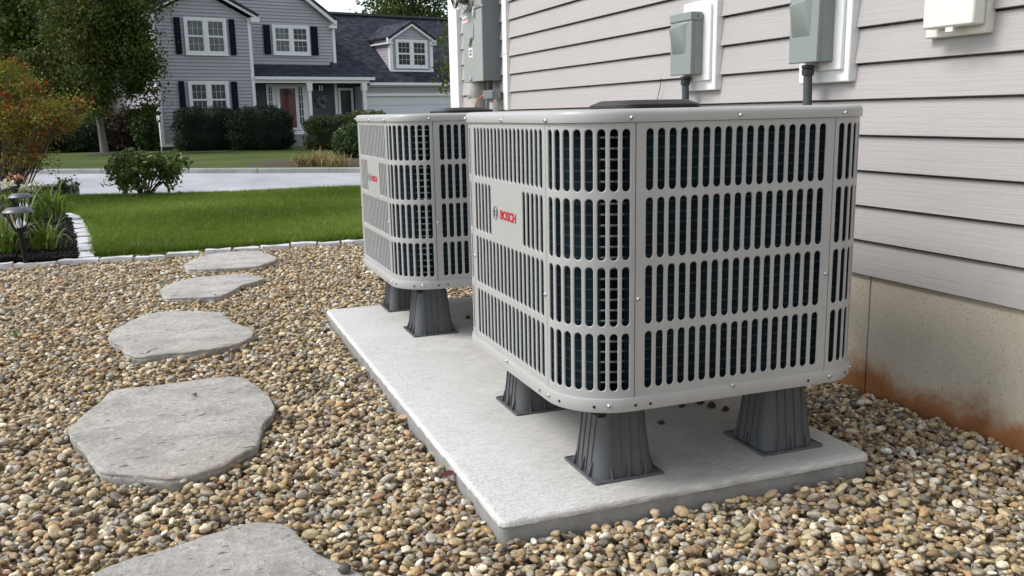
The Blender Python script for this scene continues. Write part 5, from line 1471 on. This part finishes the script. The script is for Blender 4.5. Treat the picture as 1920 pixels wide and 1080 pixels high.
hedge(490, 279, 35.6, (1.30, .95, .97), 15000, .07, 'leaf_yew', 'dark clipped yew mound beside the red front door of the far house', seed=2, box=.2, group='dark yew mounds before the far house')
hedge(625, 272, 35.0, (1.05, .85, .72), 10000, .075, 'leaf_box', 'green broad hedge right of the front steps of the far house', seed=3, box=.5, tone_top=.15, z=-.40)
hedge(690, 262, 36.5, (.85, .8, .80), 7000, .075, 'leaf_box', 'yellow green topped hedge in front of the far garage', seed=4, box=.4, tone_top=.35, z=-.38)
hedge(668, 312, 22.5, (.56, .56, .50), 7000, .055, 'leaf_rhodo', 'round dark green bush at the far kerb beside the far unit', 'bush', 'bush', seed=5)
hedge(292, 276, 37.5, (.80, .7, 1.02), 9000, .10, 'leaf_wood', 'loose green bush at the left corner of the far house', 'bush', 'bush', seed=6, noise_=.22)
hedge(245, 277, 38.5, (1.2, .7, .95), 7000, .12, 'leaf_brown', 'dark brownish bush in the shade behind the lawn tree trunk', 'bush', 'bush', seed=7, noise_=.2)
hedge(150, 280, 38.0, (1.5, .9, .9), 4000, .12, 'leaf_wood', 'dark bush at the wood edge left of the lawn tree trunk', 'bush', 'bush', seed=8, noise_=.2)
hedge(40, 282, 37.0, (1.8, .9, 1.2), 4000, .12, 'leaf_wood', 'dark bush at the wood edge behind the autumn shrub', 'bush', 'bush', seed=9, noise_=.2)
# trees beyond the roof
q = at_d(772, 30, 62); tree((q.x, q.y, -.6), 14, 8.6, (3.0, 3.0, 3.0), 8000, .24, 'leaf_wood', 'large dark tree rising behind the garage roof', .3, 90, .55, 41, None, 'bark_dark', -1, .35)
q = at_d(728, 30, 60); tree((q.x, q.y, -.6), 9.5, 7.4, (1.3, 1.3, 1.3), 2600, .17, 'leaf_bright', 'smaller yellow green tree behind the garage roof', .16, 40, .3, 42, None, 'bark_dark', -1, .3)
for px, pz_, s_ in ((655, 22, 43), (688, 16, 44)):
    q = at_d(px, 30, 75); tree((q.x, q.y, -.6), 9.5, 8.45 if px < 660 else 8.7, (1.0, 1.0, 1.1), 260, .16, 'leaf_bright', 'sparse tree top just showing over the ridge, %s' % ('left of two' if px < 660 else 'right of two'), .12, 26, .3, s_, 'sparse tree tops over the ridge', 'bark_dark', -1, .3)
q = at_d(874, 120, 25); tree((q.x, q.y, -.4), 7, 3.2, (.5, .7, 2.2), 2600, .12, 'leaf_bright', 'yellow green tree peeping past the corner of the near house', .1, 50, .26, 45, None, 'bark_dark', -1, .3)
# planting patch at the far kerb
q0 = ground_hit(625, 306)
pp_ = MB(); cpt = ground_hit(618, 307)
Lq = []
for r_, z in ((1.0, .0), (.75, .05), (.3, .08)): Lq.append([cpt+KD*(2.0*r_*math.cos(a))+KN*(1.2*r_*math.sin(a))+Vector((0, 0, z+.015)) for a in np.linspace(0, 6.283, 25)[:-1]])
pp_.loops(Lq, True, False, True); structure('planting_patch', pp_, plain('patch_mulch', lin(.055, .036, .024), .95, 0, .4, 8), 60)
M['straw'] = leafmat('straw_blade', [(0, (.09, .11, .03)), (.4, (.28, .22, .10)), (1, (.42, .31, .18))], .3)
M['strap'] = leafmat('strap_leaf', [(0, (.045, .08, .012)), (.5, (.11, .18, .028)), (.85, (.22, .28, .06)), (1, (.44, .40, .20))], .35, .35)
def strap_plant(name, base, n, L_, w, label, cat, mat, seed, group=None, lean=1.0, spread=.05, segs=8, tone=(0, 1)):
    r = random.Random(seed); V = []; T = []
    for i in range(n):
        a = r.uniform(0, 6.283); ll = L_*r.uniform(.6, 1.1); ln = r.uniform(.25, 1.15)*lean; ww = w*r.uniform(.7, 1.1)
        b0_ = Vector((r.gauss(0, spread), r.gauss(0, spread), 0)); d = Vector((math.cos(a), math.sin(a), 0)); sd = Vector((-d.y, d.x, 0))
        p = b0_.copy(); th = r.uniform(1.2, 1.55); prev = None; tn = min(1, max(0, r.gauss(.45, .2)*(tone[1]-tone[0])+tone[0]))
        if r.random() < .06: tn = .97
        for j in range(segs+1):
            t = j/segs; wj = ww*min(1, .45+2.2*t)*(1-t**2.2)+.0008; tw = sd*wj/2
            c, e = p-tw, p+tw
            if prev: V.append((prev[0], prev[1], e, c)); T.append(tn)
            prev = (c, e)
            p = p+(d*math.cos(th)+Vector((0, 0, math.sin(th))))*(ll/segs); th -= ln*(.7+1.5*t)*2.2/segs
    V = np.array([[tuple(q) for q in f] for f in V])
    root = thing(name, base, label, cat, group); me = quads_mesh('blades', V, M[mat], T); me.shade_smooth(); bo = link('blades', me, root); bo['kind'] = 'stuff'; return root
for i, (px, py) in enumerate(((572, 312), (600, 311), (632, 312))):
    q = ground_hit(px, py); strap_plant('ornamental_grass', q, 110, .46 if i == 1 else .36, .022, ['green blond grass clump at the left end of the far kerb patch', 'straw coloured dry grass clump in the middle of the far kerb patch', 'brownish dry grass clump beside the round bush'][i], 'grass clump', 'straw', 60+i, None, 1.1, .14, 5, ((0, .6), (.3, 1), (.3, 1))[i])

# ------------------------------------------------------------------ planting bed at left
def bz(p): return bed_h(p.x, p.y)
# autumn shrub
sb_ = on_z(12, 347, .03); D_ = (sb_-EYE).dot(FW); print('shrub depth', D_, sb_)
sb_ = at_d(12, 340, 9.4); sb_.z = .03
sh = thing('autumn_shrub', sb_, 'tall loose shrub turning red and orange at the left edge', 'shrub')
def cl(px, py, D, rad, n, nc, cs, tr_):
    P, t, C_, _ = clumped(n, tuple(at_d(px, py, D)), rad, nc, cs, .2, .7, px)
    return P, np.clip(tr_[0]+(tr_[1]-tr_[0])*t**1.0+RNG.normal(0, .05, n), 0, 1), C_
sets = [cl(20, 205, 9.4, (.50, .5, .42), 4400, 60, .065, (.0, .62)), cl(70, 225, 9.3, (.42, .4, .30), 3600, 56, .06, (.1, .80)), cl(110, 215, 9.2, (.22, .25, .20), 900, 22, .045, (0, .6)),
        cl(5, 150, 9.4, (.36, .4, .22), 2200, 30, .055, (.0, .5)), cl(50, 290, 9.3, (.40, .35, .18), 800, 30, .05, (.1, .8)), cl(-40, 240, 9.4, (.45, .4, .5), 1600, 30, .07, (.0, .7))]
red = [cl(25, 120, 9.4, (.16, .2, .05), 170, 12, .045, (.84, 1.1)), cl(5, 165, 9.3, (.16, .2, .12), 120, 12, .045, (.84, 1.1)), cl(55, 160, 9.2, (.08, .1, .05), 70, 6, .036, (.84, 1.1)), cl(148, 190, 9.2, (.07, .1, .06), 50, 7, .034, (.8, 1.05)),
       cl(80, 165, 9.3, (.05, .1, .06), 40, 5, .03, (.84, 1.1)), cl(65, 285, 9.1, (.08, .1, .06), 60, 8, .03, (.72, 1.0)), cl(25, 195, 9.1, (.25, .2, .15), 160, 9, .022, (.8, 1.05)), cl(105, 235, 9.1, (.22, .2, .16), 160, 12, .02, (.7, 1.0))]
leafy('foliage', sh, np.concatenate([s[0] for s in sets]), np.concatenate([s[1] for s in sets]), .032, M['leaf_burn'], .55)
leafy('red_leaves', sh, np.concatenate([s[0] for s in red]), np.concatenate([s[1] for s in red]), .034, M['leaf_burn'], .5)
tw = MB(); rs = random.Random(5)
for s in sets+red[:4]:
    for i in range(0, len(s[2]), 3):
        tp = Vector(s[2][i]); bb = sb_+Vector((rs.gauss(0, .06), rs.gauss(0, .06), 0)); mid = bb.lerp(tp, .5)+Vector((0, 0, .10))
        tw.tube([bb, bb.lerp(mid, .6), mid, tp], [.009, .007, .005, .0018], 5)
part('stems', tw, M['twig_pale'], sh, 60, stuff=True)
# broad leaved shrub on the lawn
rb = at_d(272, 366, 9.9); rb.z = -.02
rs_ = thing('lawn_shrub', rb, 'low broad leaved green shrub standing at the road edge of the near lawn', 'shrub')
P, t, C_, e_ = clumped(1350, (rb.x, rb.y, rb.z+.30), (.42, .36, .20), 60, .05, .45, .75, 3, -.85)
P2, t2, C2_, _ = clumped(200, tuple(at_d(250, 292, 9.9)), (.10, .08, .05), 7, .03, .3, .9, 4)
P3, t3, C3_, _ = clumped(260, tuple(at_d(318, 318, 9.8)), (.14, .1, .08), 9, .035, .3, .9, 5)
leafy('foliage', rs_, np.r_[P, P2, P3], np.r_[t, t2+.2, t3+.1], .078, M['leaf_rhodo'], .42)
tw = MB()
for c in list(C_[::3])+list(C2_)+list(C3_[::2]):
    tp = Vector(c); tw.tube([rb+Vector((rs.gauss(0, .03), rs.gauss(0, .03), -.02)), rb.lerp(tp, .5)+Vector((0, 0, .02)), tp], [.008, .005, .002], 5)
part('stems', tw, M['twig'], rs_, 60, stuff=True)
# day lilies
DL = [(12, 478, 5.2, .36, 60, 'day lily clump at the left edge just behind the nearest path light'), (88, 470, 5.45, .30, 54, 'day lily clump right of the nearest path light, beside bare mulch'), (100, 412, 7.2, .40, 60, 'day lily clump with arching pale leaves before the green utility box'),
      (60, 425, 6.6, .34, 46, 'day lily clump between the first and second path lights'), (25, 395, 8.2, .26, 60, 'day lily clump near the second path light at the left edge'), (8, 372, 9.0, .26, 50, 'farthest day lily clump under the autumn shrub'), (75, 385, 8.6, .28, 46, 'day lily clump left of the green utility box'), (-12, 430, 6.4, .4, 50, 'day lily clump partly outside the left edge')]
for i, (px, py, D, L_, n, lab) in enumerate(DL):
    q = on_z(px, py, .02); q.z = bz(q)
    strap_plant('day_lily', q, n, L_, .0165, lab, 'day lily', 'strap', 80+i, 'day lilies in the mulch bed', 1.0, .035)
# tall thin weeds and pale flowers
for i, (px, py, h, lab) in enumerate(((140, 371, .26, 'thin leafy weed right of the green utility box'), (98, 372, .20, 'thin stem rising in front of the green utility box'), (118, 352, .10, 'small lime green plant on top of the utility box side'))):
    q = on_z(px, py, .0) if i < 2 else at_d(118, 352, 9.9)
    if i < 2: q.z = 0
    w_ = thing('weed', q, lab, 'plant'); m_ = MB(); PP = []
    for k in range(5 if i == 0 else (1 if i == 1 else 9)):
        a = rs.uniform(0, 6.28); tp = q+Vector((math.cos(a)*.05, math.sin(a)*.05, h*rs.uniform(.6, 1.1))); m_.tube([q, q.lerp(tp, .5)+Vector((.01, 0, .02)), tp], [.003, .002, .001], 4)
        for u in np.linspace(.3, 1, 7): PP.append(tuple(q.lerp(tp, u)+Vector((rs.gauss(0, .02), rs.gauss(0, .02), rs.gauss(0, .01)))))
    part('stem', m_, M['twig'], w_, 60); leafy('leaves', w_, np.array(PP), RNG.random(len(PP)), .045, M['leaf_bright' if i == 2 else 'leaf_rhodo'], .5)
M['petal_coral'] = leafmat('petal_coral', [(0, (.50, .20, .12)), (1, (.70, .38, .26))], .3); M['petal_white'] = leafmat('petal_white', [(0, (.65, .62, .60)), (1, (.85, .84, .82))], .3)
for px, py, n, mat, lab, s_ in ((30, 333, 26, 'petal_coral', 'coral flower head above the farthest path light', .04), (10, 346, 60, 'petal_white', 'small white flowers left of the path lights under the shrub', .05), (48, 350, 24, 'petal_white', 'few white blossoms beside the third path light', .05)):
    q = at_d(px, py, 9.0); gq = Vector((q.x, q.y, .03)); f_ = thing('flower', gq, lab, 'flower')
    P = RNG.normal(0, .035, (n, 3))*np.array([1.2, 1.2, .6])+np.array(tuple(q)); leafy('petals', f_, P, RNG.random(n), s_, M[mat], .8)['kind'] = 'stuff'
    part('stem', MB().tube([gq, gq.lerp(q, .5)+Vector((.01, .0, 0)), q], .0035, 5), M['leaf_rhodo'], f_, 60)
# boulder and utility box
bq = at_d(-24, 402, 6.0); me = icos(3, 9, 1, .35)
for v in me.vertices: v.co = Vector((v.co.x*.155, v.co.y*.16, v.co.z*.17))
me.materials.append(plain('boulder_stone', lin(.30, .275, .22), .85, 0, .25, 9, .6, 60)); o = link('boulder', me); o.location = (bq.x, bq.y, .10); tag(o, 'beige boulder cut by the left edge, behind the nearest path light', 'boulder')
uq = on_z(104, 373, .0); uq = at_d(104, 372, 10.0); uq.z = -.02
ub = thing('utility_box', uq, 'low dark green utility box at the back of the bed by the road', 'utility box')
M['green_box'] = plain('dark_green_box', lin(.022, .035, .028), .5, 0, .15, 6)
def ubox(s0, s1, t0, t1, z0, z1): 
    m_ = MB(); a, n_ = Vector((.974, -.225, 0)), Vector((.225, .974, 0)); P = [uq+a*s+n_*t+Vector((0, 0, z)) for z in (z0, z1) for s, t in ((s0, t0), (s1, t0), (s1, t1), (s0, t1))]
    return m_.add(P, [(0, 3, 2, 1), (4, 5, 6, 7), (0, 1, 5, 4), (1, 2, 6, 5), (2, 3, 7, 6), (3, 0, 4, 7)])
part('body', ubox(-.165, .165, 0, .30, -.1, .125), M['green_box'], ub, bevel=.006)
part('lid', ubox(-.178, .178, -.013, .313, .126, .152), plain('box_lid', lin(.16, .17, .165), .5), ub, bevel=.005)
part('base', ubox(-.19, .19, -.02, .33, -.15, -.02), M['kerb'], ub, bevel=.006)
part('hasp', ubox(-.02, .02, -.012, .002, .05, .10), M['screw'], ub)
# path lights
M['lamp_metal'] = plain('lamp_cap_metal', lin(.13, .13, .135), .4, .5, .1, 30); M['lamp_black'] = plain('lamp_black', lin(.010, .010, .011), .7, 0, .1, spec=.2)
lamps = [(33.5, 394, 5.22, 'nearest path light, standing at the gravel edge', 500, 50), (39, 366, 6.36, 'second path light from the front, right behind the nearest'), (51, 347, 9.4, 'third path light from the front, below the autumn shrub'), (33, 337, 10.4, 'farthest path light, top showing under the coral flower')]
def lamp(q, ground, label):
    """q: underside centre of the cap"""
    r = thing('path_light', (q.x, q.y, ground), label, 'path light', 'solar path lights in the bed'); c = (q.x, q.y, 0); z = q.z
    part('cap', MB().lathe([(.030, z+.030), (.055, z+.027), (.079, z+.008), (.0825, z+.003), (.0825, z), (.070, z-.003), (.02, z-.003)], c, 28), M['lamp_metal'], r, 35)
    part('solar_panel', MB().lathe([(.027, z+.0305), (.027, z+.0315)], c, 4), M['dark'], r)
    part('lamp_glass', MB().lathe([(.058, z-.004), (.052, z-.03), (.036, z-.07), (.024, z-.092), (.0225, z-.092), (.034, z-.07), (.050, z-.03), (.056, z-.004)], c, 24), M['glass'], r, 50)
    for k in range(4):
        a = k*math.pi/2+.5
        P = tube_path([(q.x+rr_*math.cos(a), q.y+rr_*math.sin(a), z+h_) for rr_, h_ in ((.072, -.003), (.060, -.028), (.046, -.062), (.036, -.085), (.030, -.104))], 3)
        part('strut', MB().tube(P, .0042, 6), M['lamp_black'], r, 60)
    part('collar', MB().lathe([(.012, z-.116), (.028, z-.114), (.031, z-.098), (.026, z-.094), (.01, z-.094)], c, 20), M['lamp_black'], r, 40)
    part('reflector', MB().lathe([(.004, z-.03), (.014, z-.05), (.018, z-.09), (.004, z-.092)], c, 14), M['screw'], r, 50)
    lean = Vector((.010, .0, 0))
    part('pole', MB().tube([(q.x, q.y, z-.112), (q.x+.012, q.y, ground-.02)], .0145, 14), M['lamp_black'], r, 60)
for i, L_ in enumerate(lamps):
    q = at_d(L_[0], L_[1]+4, L_[2]); g = .0 if i == 0 else bed_h(q.x, q.y)
    lamp(q, g, L_[3])

for px, py, lab in ((713, 527, 'tiny green weed in the gravel beside the far unit'), (28, 632, 'tiny green sprout in the gravel at the left edge')):
    q = on_z(px, py, -.004); strap_plant('weed', q, 16, .045, .004, lab, 'weed', 'strap', int(px), None, .8, .008, 4)
